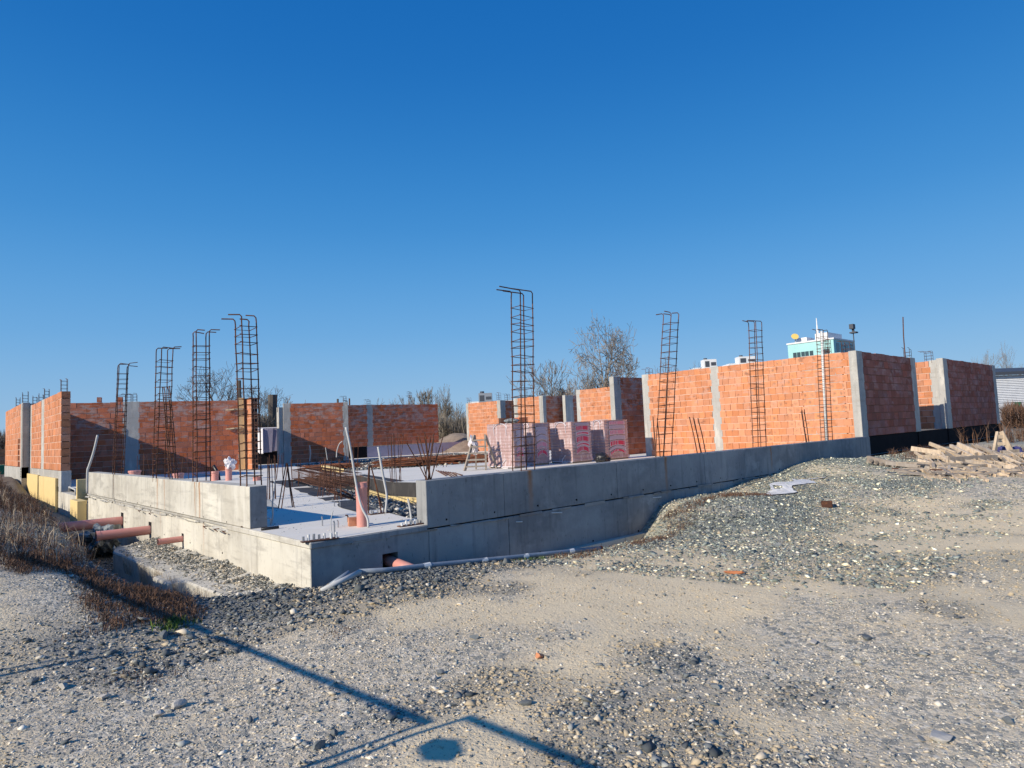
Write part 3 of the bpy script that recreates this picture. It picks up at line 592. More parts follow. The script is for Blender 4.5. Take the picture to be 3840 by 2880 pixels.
# left wing, wall on the line of the sunlit foundation
p_a = (.0, 28.0); p_b = (.0, 19.42)
w, d, n_, L = wall('brick_wall', 'sunlit orange brick wall at the far left, end-on, above yellow insulation', p_a, p_b, .57, 3.32, 11, .28, 'brick', .27, [(3.55, 4.3), (0., .35)], 3, mix=True)
stub(w, .2, .13, 2.75, .4, .15, 1); stub(w, 3.9, .13, 2.75, .42, .15, 2); stub(w, 8.2, .13, 2.78, .45, .18, 3); stub(w, 2.2, .13, 2.75, .35, .15, 4)
pier(w, 'plinth', .0, 8.58, .002, .26, -.56, -.004, 'pillar')
xl = float(ony(83, 1640, 28.2)[0])
w, d, n_, L = wall('brick_wall', 'narrow sunlit brick wall with window slot, leftmost in the picture', (xl, 36.0), (xl, 28.2), .62, 3.45, 11, .28, 'brick', .27, [(7.35, 7.8)], 4, mix=True, missing=[(6.2, 6.9, 0), (6.2, 6.9, 1), (6.2, 6.9, 2), (6.2, 6.9, 3), (6.2, 6.9, 4)])
stub(w, 7.5, .13, 2.83, .5, .2, 5); stub(w, 4.5, .13, 2.83, .45, .15, 6)
pier(w, 'pillar', 7.4, 7.8, -.02, abs(xl)+.2, -.5, 2.8); pier(w, 'plinth', 0, 7.8, -.02, .25, -1.2, -.01)
# insulation, low wall and boards below the left wing
def xb(y0, y1, z0, z1, label, x0=-.09, x1=-.012):
    return tag(MB().box(x0, x1, y0, y1, z0, z1, random.random()).build('insulation_board', M['xps'], bevel=.01), label, 'insulation board', 'yellow insulation boards')
xb(20.0, 22.9, -1., .31, 'yellow insulation board under the end of the far left wall'); xb(22.95, 24.3, -1., .30, 'yellow insulation board below the far left wall, beside the dark gap'); xb(24.7, 28.5, -1., .33, 'furthest yellow insulation board under the far left wall')
xb(16.15, 16.28, -1.1, .36, 'tall narrow yellow board standing at the low wall', -.02, .3); xb(14.9, 16.1, -1.2, -.22, 'yellow insulation block against the sunlit foundation wall', -.2, .05)
lw = empty('low_wall', (0, 0, 0), 'low pale concrete wall between the yellow boards', 'concrete wall')
panels(lw, 'y', [16.3, 18.4, 20.4], -1.2, -.15, .0, .3, M['concrete']); pier(lw, 'pillar', .0, .3, 19.4, 19.9, -.15, .565, 'pillar'); pier(lw, 'plinth', .02, .3, 14.9, 16.3, -1.2, -.3)
q = MB(); q.tube([(.1, 17.2, -.15), (.1, 17.2, .0), (.1, 18.4, .05), (.12, 18.6, -.1)], .03, 6); tag(q.build('pipe_bend', M['conduit'], smooth=True), 'thin pale bent pipe on the low wall', 'pipe')

# wing standing slightly askew behind: two long red brick walls
DW = (math.cos(R(-17)), math.sin(R(-17))); PW1 = (5.9, 24.75)
def sp(px, P, d_): h = hit(px, P, d_); return float((h-np.array(P))@np.array(d_))
A0 = hit(262, PW1, DW); s0 = (.28-PW1[0])/DW[0]; A0 = np.array(PW1)+np.array(DW)*s0; A1 = hit(915, PW1, DW)
sA = lambda px: float((hit(px, PW1, DW)-A0)@np.array(DW))
w1, d, n_, L = wall('brick_wall', 'long dark red brick wall with lime stains and a diagonal shadow, behind the left cages', A0, A1, .0, ZT-.03, 14, .28, 'brick_ribbed', .25, [(sA(465), sA(519)), (sA(898), L if False else sA(914.9))], 5, mix=True, top_extra=[[(sA(362), sA(385)), (sA(440), sA(465))]])
stub(w1, sA(480), .13, 3.33, .38, .22, 7); stub(w1, sA(505), .13, 3.33, .34, .16, 8)
q = MB(); q.box(sA(896), sA(915)+.03, -.035, -.004, .02, 3.42); o = q.build('formwork_board', M['form'], w1)
q = MB(); q.box(sA(915)-.0, sA(915)+.035, -.06, .4, .02, 3.44); q.build('formwork_board', M['form'], w1)
for zz, a_, b_ in ((2.85, 858, 912), (1.95, 858, 905)):
    q = MB(); q.bar((sA(a_), -.09, zz), (sA(b_), -.10, zz+.03), .12, .09, .3); q.bar((sA(a_)-.12, -.07, zz+.0), (sA(a_)+.25, -.2, zz+.02), .05, .05, .6); q.build('batten', M['wood'], w1)
pe = hit(921, (8.0, 23.9), (0, 1))
w, d, n_, L = wall('brick_wall', 'brick pier with open block ends, behind the tallest left cage', (8.02, 28.6), (8.02, 23.55), .0, ZT+.05, 14, .28, 'brick', .30, [], 6, ragged=False)
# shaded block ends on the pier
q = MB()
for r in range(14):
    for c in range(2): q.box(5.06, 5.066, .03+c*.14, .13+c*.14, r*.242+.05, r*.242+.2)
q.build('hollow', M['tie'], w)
PW2 = (13.0, 27.3); B0 = hit(1068, PW2, DW); B1 = hit(1305, PW2, DW); sB = lambda px: float((hit(px, PW2, DW)-B0)@np.array(DW))
w2, d, n_, L = wall('brick_wall', 'red brick wall with diagonal shadow between two grey pillars, behind the wire bundle', B0, B1, .0, ZT, 14, .28, 'brick_ribbed', .25, [(.0, sB(1089)), (sB(1290), sB(1304.9))], 8, mix=True)
stub(w2, sB(1075), .13, 3.36, .3, .18, 9); stub(w2, sB(1298), .13, 3.36, .35, .16, 10)
q = MB(); q.tube([(-.35, .1, 2.9), (-.38, .1, 3.6), (-.46, .1, 4.25)], .012, 5); q.build('bent_bar', M['rebar'], w2)
pc = hit(1047, (11.0, 27.9), DW); pp = empty('concrete_pillar', (pc[0], pc[1], 0), 'bright narrow concrete pillar left of the gap with white sheeting', 'pillar'); pier(pp, 'shaft', 0, .34, 0, .3, 0, 3.15, 'pillar')
# draped pallet between the walls
c0 = hit(944, (9.6, 29.7), DW); c1 = hit(1049, (9.6, 29.7), DW); L = float(np.linalg.norm(c1-c0)); pk = empty('covered_stack', (c0[0], c0[1], 0), 'stack draped with white and lilac sheeting between brick walls', 'covered stack'); pk.rotation_euler = (0, 0, R(-17))
MB().box(-.3, L+.2, .12, .5, 0, .68).build('base_wall', M['dark'], pk)
q = MB(); q.prism([(-.1, .75), (L*.40, -.14), (L*.5, .9)], .60, 2.03); q.build('white_sheet', M['sheet'], pk, bevel=.03)
q = MB(); q.add([(L*.36, -.02, .66), (L*.42, -.06, 1.98), (L*.78, -.05, 2.0), (L*.72, -.03, .68), (L*.36, .9, .66), (L*.42, .9, 1.98), (L*.78, .9, 2.0), (L*.72, .9, .68)], [(0, 3, 2, 1), (1, 2, 6, 5), (0, 1, 5, 4), (3, 7, 6, 2)]); q.box(L*.73, L, .0, .88, .72, 2.02); q.build('lilac_sheet', M['sheet_lilac'], pk, bevel=.02)
q = MB(); q.box(L*.1, L*1.0, -.02, .9, 2.0, 2.08); q.build('sheet_fold', M['sheet'], pk, bevel=.03)
# far dark wall on a plastered plinth
PW3 = (18.5, 29.2); D3 = (math.cos(R(-4)), math.sin(R(-4))); C0 = hit(1307, PW3, D3); C1 = hit(1645, PW3, D3); sC = lambda px: float((hit(px, PW3, D3)-C0)@np.array(D3))
w3, d, n_, L = wall('brick_wall', 'dark far brick wall with one grey pillar above a pale plinth', C0, C1, .72, ZT, 11, .32, 'brick_ribbed', .25, [(sC(1380), sC(1398))], 9, mix=False)
pier(w3, 'plinth', sC(1370), L+3.6, .03, .3, -.72, -.03, 'sheet_lilac'); stub(w3, sC(1389), .13, 2.63, .32, .2, 11); stub(w3, sC(1546), .13, 2.63, .85, .18, 12); stub(w3, sC(1300)+.1, .13, 2.63, .3, .12, 13)
pier(w3, 'lintel', -.3, sC(1375), -.02, .28, -.72, -.01, 'dark')

# right wing: sunlit orange walls with pillars, seen one behind the other
def owall(label, X, pa, pb, seed, key='brick', z1=ZT, rows=14, blen=.26, thick=.27, gaps_px=()):
    P = hit(pa, (X, 0), (0, 1)); Q = hit(pb, (X, 0), (0, 1)); g = [(float(P[1]-hit(b, (X, 0), (0, 1))[1]) if False else float(P[1]-hit(a_, (X, 0), (0, 1))[1]), float(P[1]-hit(b, (X, 0), (0, 1))[1])) for a_, b in gaps_px]
    return wall('brick_wall', label, P, Q, .0, z1, rows, blen, key, thick, g, seed), P, Q
def dwall(label, Y, pa, pb, seed, key='brick_ribbed', z0=0., z1=ZT, rows=14, blen=.28, gaps_px=(), thick=.25, mix=True):
    P = hit(pa, (0, Y), (1, 0)); Q = hit(pb, (0, Y), (1, 0)); g = [(float(hit(a_, (0, Y), (1, 0))[0]-P[0]), float(hit(b, (0, Y), (1, 0))[0]-P[0])) for a_, b in gaps_px]
    return wall('brick_wall', label, P, Q, z0, z1, rows, blen, key, thick, g, seed, mix=mix), P, Q
(o1, _, _, L1), P, Q = owall('farthest sunlit orange brick wall, behind the leaning ladder', 25.0, 1752, 1878, 11, gaps_px=((1752, 1758), (1868, 1877.9)))
stub(o1, L1-.2, .13, 3.36, .5, .2, 14); stub(o1, .2, .13, 3.36, .35, .2, 15)
(d1, _, _, _), P, Q = dwall('dark red brick wall right of the farthest orange wall, above the pallets', float(Q[1])+.02, 1879, 1931, 12, gaps_px=((1879, 1898),)); stub(d1, .8, .13, 3.36, .45, .25, 16)
(o2, _, _, L1), P, Q = owall('sunlit orange brick wall behind the tall cage and the second pallet', 24.7, 1933, 2038, 13, gaps_px=((1933, 1944), (2029, 2037.9)))
(d2, _, _, _), P, Q = dwall('dark red brick wall above the middle pallets, between two pillars', float(Q[1])+.02, 2038.5, 2127, 14, gaps_px=((2038.5, 2051),)); stub(d2, .2, .13, 3.36, .3, .2, 17)
Yq = float(Q[1])-.6; (d3, _, _, _), P, Q = dwall('short dark brick wall beside a twin grey pillar, above the third pallet', Yq, 2127, 2170, 15, gaps_px=((2127, 2153),)); stub(d3, .3, .13, 3.36, .35, .3, 18)
(o3, _, _, L1), P, Q = owall('sunlit ribbed orange brick wall behind the rightmost pallets', 23.0, 2169, 2313, 16, gaps_px=((2169, 2179), (2298, 2312.9))); stub(o3, L1-.3, .1, 3.36, .2, .3, 19)
(d4, _, _, _), P, Q = dwall('tall dark ribbed brick wall right of the pallets', 10.4, 2313, 2421, 17, z1=ZT+.1, gaps_px=((2313, 2334),), mix=False); stub(d4, .4, .13, 3.2, .65, .28, 20)
# nearest sunlit wall
P = hit(2420, (18.6, 0), (0, 1)); Q = (18.6, .28); sO = lambda px: float(P[1]-hit(px, (18.6, 0), (0, 1))[1])
w4, d, n_, L = wall('brick_wall', 'long sunlit orange brick wall with white mortar joints behind the concrete upstand', P, Q, .0, ZT, 14, .255, 'brick_smoked', .27, [(0, sO(2438)), (sO(2678), sO(2702)), (sO(3178), L)], 18)
stub(w4, .25, .13, 3.36, .25, .2, 21); stub(w4, L-.3, .13, 3.36, .32, .25, 22); stub(w4, L-.9, .13, 3.36, .5, .12, 23)
# shaded gable walls on the bitumen coated base
w5, d, n_, L = wall('brick_wall', 'shaded dark brick wall right of the tall corner pillar, above the black base', (18.63, .27), (24.25, .27), .60, ZT, 11, .42, 'brick_shade', .25, [(0, .42), (5.15, 5.62)], 19)
stub(w5, 5.3, .13, 2.76, .35, .2, 24); q = MB(); q.tube([(5.0, .13, 2.7), (5.0, .12, 3.6), (5.12, .12, 4.3)], .02, 5); q.build('bent_bar', M['rebar'], w5)
w6, d, n_, L = wall('brick_wall', 'rightmost shaded brick wall, in front of the white shed', (27.78, .25), (36.4, .25), .60, ZT+.15, 11, .42, 'brick_shade', .25, [(0, .5), (8.1, 8.62)], 20)
w7, d, n_, L = wall('brick_wall', 'narrow sunlit orange brick strip in the gap between the two shaded walls', (27.80, 4.5), (27.80, .52), .60, ZT+.1, 11, .3, 'brick', .25, [(3.76, 3.98)], 21)
wr, _, _, _ = wall('brick_wall', 'unseen brick return added to shade the orange strip, left of the gap', (24.0, 5.0), (24.0, .54), .60, ZT, 11, .42, 'brick_ribbed', .25, [], 27)  # unseen wall added so its top throws a shadow on the orange strip
stub(w7, 3.7, .13, 2.85, .45, .25, 25)
bw = empty('base_wall', (0, 0, 0), 'black bitumen coated base under the shaded gable walls', 'base wall')
MB().box(18.36, 37.0, .30, .56, -1.0, .585).build('coated_face', M['dark'], bw); 
for x0, x1 in ((18.4, 19.05), (23.95, 24.35), (27.7, 28.1), (36.0, 36.5)): MB().box(x0, x1, .27, .3, -1.0, .58).build('pilaster', M['dark'], bw)

# ------------------------------------------------------------------ reinforcement cages on the foundation
def cage(base, top, label, wx=.24, wy=.20, hook=.2, hdir=(-1, 0), spacing=.135, mt='rebar', seed=1, hooks=4, base_bits=True, rb=.0100):
    rnd = random.Random(seed); b = np.array(base, float); t = np.array(top, float); r = empty('rebar_cage', tuple(b), label, 'rebar cage', 'rebar cages standing on the concrete upstands')
    ax = t-b; H = np.linalg.norm(ax); tw = rnd.uniform(-.05, .05); hd = np.array([hdir[0], hdir[1], 0.])
    cor = [(-1, -1), (1, -1), (1, 1), (-1, 1)]
    def pt(i, f, w=1.): 
        a, c = cor[i]; ca, sa = math.cos(tw*f*3), math.sin(tw*f*3); x, y = a*wx/2*w, c*wy/2*w; return ax*f+np.array([x*ca-y*sa, x*sa+y*ca, 0])
    for i in range(4):
        q = MB(); hl = hook*rnd.uniform(.7, 1.15); ff = rnd.uniform(.985, 1.0)
        pts = [pt(i, -.03)]+[pt(i, f)+np.array([rnd.uniform(-.006, .006), rnd.uniform(-.006, .006), 0]) for f in np.linspace(0.05, .97*ff, 8)]
        e = pt(i, ff); pts += [e-hd*-.0-np.array([0, 0, .02]), e+hd*.03+np.array([0, 0, .012]), e+hd*hl+np.array([0, rnd.uniform(-.03, .03), rnd.uniform(-.02, .035)])]
        q.tube(pts, rb, 6); q.build('vertical_bar', M[mt], r)
    z = .12; me_ = None
    n = int((H-.15)/spacing)
    for k in range(n):
        f = (z+rnd.uniform(-.025, .025))/H; z += spacing
        if f > .98: break
        if me_ is None:
            q = MB(); w, h = wx/2+.012, wy/2+.012; q.tube([(-w, -h, 0), (w, -h, 0), (w, h, 0), (-w, h, 0), (-w, -h, .004), (-w-.03, -h-.01, .004)], rb*.62, 5); me_ = q.mesh('stirrup', M[mt])
        o = bpy.data.objects.new('stirrup', me_); link(o, r); o.location = tuple(ax*f); o.rotation_euler = (rnd.uniform(-.09, .09), rnd.uniform(-.07, .07), tw*f*3)
    return r
cage((.13, 11.25, UH), (.13, 10.70, 3.34), 'leaning rebar cage farthest left on the pale wall, in front of the diagonal shadow', .2, .24, .2, (1, -.3), seed=1)
cage((.13, 7.3, UH), (.13, 6.95, 3.3), 'rebar cage second from the left, with a leaning smaller cage beside it', .22, .26, .22, (1, -.3), seed=2)
cage((.13, 6.35, UH), (.13, 6.85, 2.45), 'small slanting rebar cage leaning towards its taller neighbour', .10, .16, .05, (0, 1), .13, seed=3, mt='rebar')
cage((.13, 4.62, UH), (.13, 4.58, 3.3), 'upright rebar cage third from the left, above the second rust streak', .22, .24, .2, (.8, -.5), seed=4)
cage((.13, 2.28, UH), (.13, 2.42, 3.2), 'tall rebar cage at the near end of the pale wall', .22, .26, .2, (-.7, .6), seed=5)
cage((3.74, .13, UH), (3.88, .13, 3.58), 'tallest rebar cage standing straight in front of the wrapped pallets', .30, .2, .42, (-1, .05), .135, seed=6)
cage((7.62, .13, UH), (8.2, .13, 3.60), 'slanting rebar cage in front of the near end of the long orange wall', .26, .2, .2, (-.9, .5), .16, seed=7, mt='rebar_orange')
cage((11.6, .13, UH), (11.82, .13, 3.74), 'twisted rebar cage in front of the middle of the long orange wall', .26, .2, .28, (-1, .1), .145, seed=8, mt='rebar_orange')
cage((15.5, .13, UH), (15.75, .13, 3.8), 'rebar cage wrapped round a white pipe, near the corner pillar', .28, .2, .25, (-1, .1), .115, seed=9, mt='rebar_orange')
q = MB(); q.tube([(15.50, .13, UH), (15.60, .13, 2.4), (15.72, .13, 3.75)], [.035, .033, .03], 8); tag(q.build('plastic_pipe', M['white_pvc'], smooth=True), 'tall white plastic pipe rising out of the rightmost cage', 'pipe')
def bars(name, label, bases, tops, mt='rebar', r=.0085, cat='starter bars', group='starter bars'):
    b0 = np.array(bases[0]); e = empty(name, tuple(b0), label, cat, group)
    for b, t in zip(bases, tops):
        b, t = np.array(b, float), np.array(t, float); m = (b+t)/2+rng.normal(0, .006, 3); q = MB(); q.tube([b-b0-(0, 0, .02), m-b0, t-b0], r, 5); q.build('bar', M[mt], e)
    return e
def cluster(label, x, y, z, n, h, w, lean=.03, mt='rebar', pairs=None, seed=1):
    rn = np.random.default_rng(seed); B = []; T = []
    for i in range(n):
        a = 2*math.pi*i/n+.4; bx, by = x+math.cos(a)*w*.5, y+math.sin(a)*w*.5; B.append((bx, by, z)); T.append((bx+rn.normal(0, lean), by+rn.normal(0, lean), z+h*rn.uniform(.88, 1.06)))
    return bars('starter_bars', label, B, T, mt)
def at0(px, py, z=0): p = onz(px, py, z); return float(p[0]), float(p[1])
# straight groups on the right upstand
for lab, x0, n, h, ln in (('two straight rusty bars left of the slanting cage', 7.32, 3, .78, -.02), ('slanted bunch of rusty bars between the slanting cage and the pillar', 8.82, 5, .80, -.22), ('two pairs of rusty bars left of the cage with the white pipe', 14.15, 4, .86, -.15), ):
    B = [(x0+i*.07*(1 if i < 3 else 1.15), .10+.05*(i % 2), UH) for i in range(n)]; T = [(b[0]+ln, b[1], UH+h*random.uniform(.93, 1.05)) for b in B]; bars('starter_bars', lab, B, T, 'rebar_orange', .011)
# fanned bars on the near end of the right upstand
B = [(1.86+random.uniform(-.05, .06), .12+random.uniform(-.04, .04), UH) for i in range(9)]; T = [(b[0]+dx, b[1]+dy, UH+h) for b, dx, dy, h in zip(B, (-.30, -.20, -.12, -.06, .0, .06, .12, .2, .28), (.05, -.05, .1, 0, .1, -.08, .0, .1, .05), (.55, .60, .66, .62, .68, .58, .62, .66, .60))]
bars('starter_bars', 'fan of splayed rusty bars on the near end of the shaded upstand', B, T)
cl = [('A-frame of paired bars beside the shadowed slab corner', None)]
x, y = at0(1078, 1904); B = [(x-.16, y+.05, 0), (x-.12, y+.0, 0), (x+.10, y, 0), (x+.12, y-.03, 0)]; T = [(x+.0, y+.02, .84), (x+.02, y, .83), (x+.0, y, .84), (x+.02, y, .8)]; bars('starter_bars', 'paired bars tied into an A shape, left of the gravel pit', B, T, r=.011)
x, y = at0(1407, 1925); B = [(x-.10, y+.12, 0), (x-.07, y+.1, 0), (x+.12, y+.0, 0), (x+.16, y-.02, 0)]; T = [(x-.06, y+.05, .80), (x-.05, y+.05, .78), (x-.03, y+.05, .8), (x-.02, y+.05, .76)]; bars('starter_bars', 'paired bars tied into an A shape, right of the upright red pipe', B, T, r=.011)
for lab, px, py, n, h, w, ln in (('pair of upright bars nearest to the pale wall end', 1008, 1873, 3, .80, .07, .01), ('pair of upright bars just right of the thin grey conduit', 1030, 1871, 3, .86, .07, .01), ('bars at the far left end of the wire bundle', 1108, 1824, 4, .82, .22, .04),
    ('bars in front of the near end of the wire bundle', 1212, 1861, 5, .86, .26, .07), ('bars between the wire bundle and the upright red pipe', 1268, 1875, 5, .82, .16, .05), ('splayed bars farthest left on the white slab', 1024, 1799, 4, .84, .3, .1),
    ('straight bars left of the far membrane strip', 1049, 1797, 4, .84, .28, .06), ('bars beside the tall leaning conduit at the pit corner', 1322, 1780, 6, 1.25, .3, .06), ('dense upright bars at the right edge of the pit', 1485, 1807, 8, 1.30, .28, .07),
    ('thin bars in a row on the slab left of the ladder', 1650, 1752, 6, .8, .5, .01)):
    x, y = at0(px, py); cluster(lab, x, y, 0, n, h, w, ln, seed=px)
for lab, px, n in (('short bars behind the pale wall, before the jagged pillar', 545, 5), ('two short crooked bars behind the pale wall, centre', 704, 3), ('short bars in the shadow of the far left wall', 365, 5)):
    p = onx(px, 1785, .9); cluster(lab, 2.4, float(hit(px, (2.4, 0), (0, 1))[1]), 0, n, 1.05, .5, .05, seed=px)

# ------------------------------------------------------------------ wire bundle and loose bars over the pit
wb = empty('rebar_bundle', (4.4, 10.4, 0), 'long bundle of lashed stirrup cages lying across the pit edge', 'rebar bundle'); wb.rotation_euler = (0, 0, 0)
p0 = np.array([4.75, 11.2, .12]); p1 = np.array([3.55, 6.25, .10]); dd = (p1-p0); Lb = np.linalg.norm(dd); dn = dd/Lb; sd_ = np.array([-dn[1], dn[0], 0])
org = np.array([4.4, 10.4, 0])
for lane in range(3):
    off = sd_*(-.02+lane*.27); zz = .02+.02*lane; q = MB()
    for a, c in ((-.1, 0), (.1, 0), (-.1, .26), (.1, .26)):
        e0 = p0+off+sd_*a+np.array([0, 0, zz+c])-org-dn*random.uniform(0, .3); e1 = p1+off+sd_*a+np.array([0, 0, zz+c*.7])-org+dn*random.uniform(-.1, .4); q.tube([e0, (e0+e1)/2-np.array([0, 0, .03]), e1], .009, 5)
    q.build('long_bar', M['rebar_orange'], wb)
    q = MB()
    for k in np.arange(.1, Lb-.1, .13):
        c = p0+off+dn*k+np.array([0, 0, zz])-org; q.tube([c-sd_*.11, c+sd_*.11, c+sd_*.11+(0, 0, .27), c-sd_*.11+(0, 0, .27), c-sd_*.11], .005, 4)
    q.build('stirrup', M['rebar_orange'], wb)
tag(wb, None)
lb = empty('loose_bars', (3.9, 5.9, -.1), 'rusty bars scattered over the gravel in the pit', 'loose bars')
for i in range(16):
    a_, b_ = onz(1225+random.uniform(-5, 75), 1838+random.uniform(-6, 14), .1), onz(1300+random.uniform(-20, 50), 1868+random.uniform(-10, 10), -.1); q = MB(); q.tube([a_-np.array([3.9, 5.9, -.1]), b_-np.array([3.9, 5.9, -.1])], .012, 5); q.build('bar', M['rebar_orange'], lb)
lb2 = empty('loose_bars', (7.8, 6.7, 0), 'short rusty bars lying on the white slab left of the pallets', 'loose bars')
for i in range(9):
    a_, b_ = onz(1635+i*9, 1765+i*1.2), onz(1668+i*9+random.uniform(-8, 8), 1785+random.uniform(-5, 5)); q = MB(); q.tube([a_-np.array([7.8, 6.7, -.015]), b_-np.array([7.8, 6.7, -.015])], .016, 5); q.build('bar', M['rebar_orange'], lb2)
# red brown mats of mesh at the back
mt_ = empty('mesh_mats', (17, 18, 0), 'low heap of rust red reinforcing mesh at the back of the slab', 'rebar mats')
q = MB()
for i in range(420):
    t = random.random(); a_ = onz(1470+t*320, 1745-t*14+random.uniform(-3, 5)); l = random.uniform(.6, 2.4); an = R(-40+random.gauss(0, 12)); z0 = random.uniform(.0, .27); v = np.array([math.cos(an), math.sin(an), 0])*l/2; c = a_-np.array([17, 18, 0])+np.array([0, 0, z0]); q.tube([c-v, c+v+(0, 0, random.uniform(-.05, .08))], .014, 4, tone=random.random())
o = q.build('mesh_bars', M['rebar_orange'], mt_); o['kind'] = 'stuff'
mt2 = empty('mesh_mats', tuple(onz(1240, 1755)), 'small dark heap of rusty mesh behind the yellow board', 'rebar mats'); q = MB()
for i in range(140):
    l = random.uniform(.5, 1.4); an = R(-30+random.gauss(0, 16)); v = np.array([math.cos(an), math.sin(an), 0])*l/2; c = np.array([random.uniform(-.7, .9), random.uniform(-.7, .7), random.uniform(0, .16)]); q.tube([c-v, c+v], .014, 4, tone=random.random())
o = q.build('mesh_bars', M['rebar_orange'], mt2); o['kind'] = 'stuff'

# ------------------------------------------------------------------ pipes
def ringpipe(base, h, r, label, extra=None):
    e = empty('drain_pipe', base, label, 'pipe', 'red drain pipes'); q = MB(); q.tube([(0, 0, -.05), (0, 0, h*.72)], r, 20, caps=False); q.build('tube', M['pipe'], e, smooth=True)
    q = MB(); zs = [h*.70, h*.72, h*.74, h*.86, h*.87, h*.905, h*.915, h]; rs = [r*1.0, r*1.04, r*1.07, r*1.07, r*1.13, r*1.13, r*1.07, r*1.09]; q.tube([(0, 0, z) for z in zs], rs, 20, caps=False); q.build('collar', M['pipe'], e, smooth=True)
    q = MB(); q.tube([(0, 0, h*.9), (0, 0, h*.905)], r*1.0, 16); q.build('mouth', M['pipe_dark'], e); return e
ringpipe((1.10, .70, 0), .62, .077, 'upright red plastic pipe on the front slab corner')
for lab, px, pyb, pyt, D0, r in (('red pipe stub with a clear bag over it, behind the pale wall', 858, 1802, 1752, None, .10), ('red pipe stub with a dark hose leaning in it, behind the pale wall', 806, 1799, 1767, None, .115), ('low red pipe stub behind the tallest left cage', 963, 1806, 1790, None, .115)):
    p = onz(px, 1802); ht = zat(px, pyt, float((p-CAM)@FW)); ringpipe((float(p[0]), float(p[1]), 0), max(ht, .12), r*1.05, lab)
p = onz(858, 1802); q = MB(); c = np.array([p[0], p[1], 1.0-.35])
bm_ = bmesh.new(); bmesh.ops.create_icosphere(bm_, subdivisions=3, radius=.2)
for v in bm_.verts: v.co *= 1+.9*(float(vnoise(v.co.x*12+3, v.co.y*12+v.co.z*15+4, 1.3, 5))-.5)
me_ = bpy.data.meshes.new('bag'); bm_.to_mesh(me_); bm_.free(); me_.materials.append(M['plastic']); o = bpy.data.objects.new('plastic_bag', me_); link(o); o.location = (p[0]+.05, p[1], zat(868, 1738, float((p-CAM)@FW))); o.scale = (.9, .9, 1.0); tag(o, 'crumpled clear plastic bag tied over a red pipe stub', 'plastic bag')
p = onz(822, 1800); D_ = float((p-CAM)@FW); q = MB(); q.tube([p, CAM+ray(818, 1775)*D_, CAM+ray(800, 1745)*D_], .055, 8); tag(q.build('black_hose', M['black_pvc'], smooth=True), 'black corrugated hose leaning out of a red pipe stub', 'hose')
for px in (505, 668): p = onx(px, 1785, 1.2); y_ = float(hit(px, (1.3, 0), (0, 1))[1]); q = MB(); q.tube([(1.3, y_, 0), (1.3, y_, .52)], .16 if px == 505 else .12, 16); q.tube([(1.3, y_, .50), (1.3, y_, .56)], .18 if px == 505 else .135, 16); tag(q.build('manhole_ring', M['pipe'], smooth=False), 'low pink ring cap behind the pale wall, %s' % ('in front of the jagged pillar' if px == 505 else 'between the second and third cages'), 'pipe cap')
def stickout(y, z, L, r, label, yaw=0., dz=0.):
    e = empty('drain_pipe', (0.07, y, z), label, 'pipe', 'red drain pipes'); q = MB(); v = np.array([-math.cos(yaw), math.sin(yaw), dz])*L; q.tube([(.1, 0, 0), v], r, 18, caps=False); q.build('tube', M['pipe'], e, smooth=True)
    q = MB(); q.tube([v*.99, v*1.0], r*.88, 16); q.build('mouth', M['pipe_dark'], e); q = MB(); q.tube([v*.93, v*1.003], r*1.05, 18, caps=False); q.build('rim', M['pipe'], e, smooth=True)
    q = MB(); q.box(-.006, .01, -r*1.1, r*1.1, -.05, r*1.75); q.build('wall_opening', M['tie'], e)
stickout(10.5, -.50, 1.35, .115, 'thickest red pipe sticking out of the sunlit wall', .02)
stickout(7.9, -.50, .98, .095, 'middle red pipe sticking out of the sunlit wall', .02)
stickout(5.55, -.47, .42, .055, 'thinnest red pipe sticking out of the sunlit wall, nearest the corner', .0)
q = MB(); q.tube([(1.12, .15, -.40), (1.32, -.55, -.56)], .075, 14); tag(q.build('drain_pipe', M['pipe'], smooth=True), 'red pipe coming out of the square hole in the shaded wall', 'pipe', 'red drain pipes')
# grey conduits along the shaded wall
G = lambda x, y: float(ground([x], [y])[0])
def onground(px, py, Y): p = ony(px, py, Y); return (float(p[0]), Y, float(p[2]))
q = MB(); pts = [onground(1225, 2196, -.9), onground(1300, 2163, -.9), onground(1348, 2144, -.9), onground(1450, 2138, -.9), onground(1600, 2121, -.88), onground(1800, 2102, -.88), onground(1960, 2086, -.88), onground(2100, 2071, -.88), onground(2250, 2056, -.88)]
e = empty('grey_conduit', (0, 0, 0), 'long grey plastic conduit tied along the foot of the shaded wall', 'conduit'); q = MB(); q.tube(pts[2:], .031, 10); q.build('tube', M['grey_pvc'], e, smooth=True)
for i, px in enumerate((1600, 1815, 1970, 2142)):
    p = ony(px, (2121, 2102, 2086, 2067)[i], -.88); q = MB(); q.tube([p-(.05, 0, 0), p+(.05, 0, 0)], .036, 8); q.tube([p+(0, -.02, 0), p+(.04, -.05, -.09)], .010, 5); q.build('tie', M['white_pvc'], e)
for i, (a_, b_) in enumerate((((1205, 2208), (1352, 2143)), ((1238, 2188), (1310, 2146)))):
    q = MB(); A_ = ony(*a_, -.95+.2*i); B_ = ony(*b_, -.92+.15*i); q.tube([A_-(0, 0, .02), B_], .028, 10); q.build('tube', M['conduit'] if i == 0 else M['grey_pvc'], e, smooth=True)
    q = MB(); q.tube([B_, B_+(B_-A_)*.004], .022, 10); q.build('mouth', M['pipe_dark'], e)
q = MB(); A_ = ony(2254, 2056, -.88); q.tube([A_, A_+np.array([.01, 0, .0])], .04, 10); q.build('mouth', M['pipe_dark'], e)
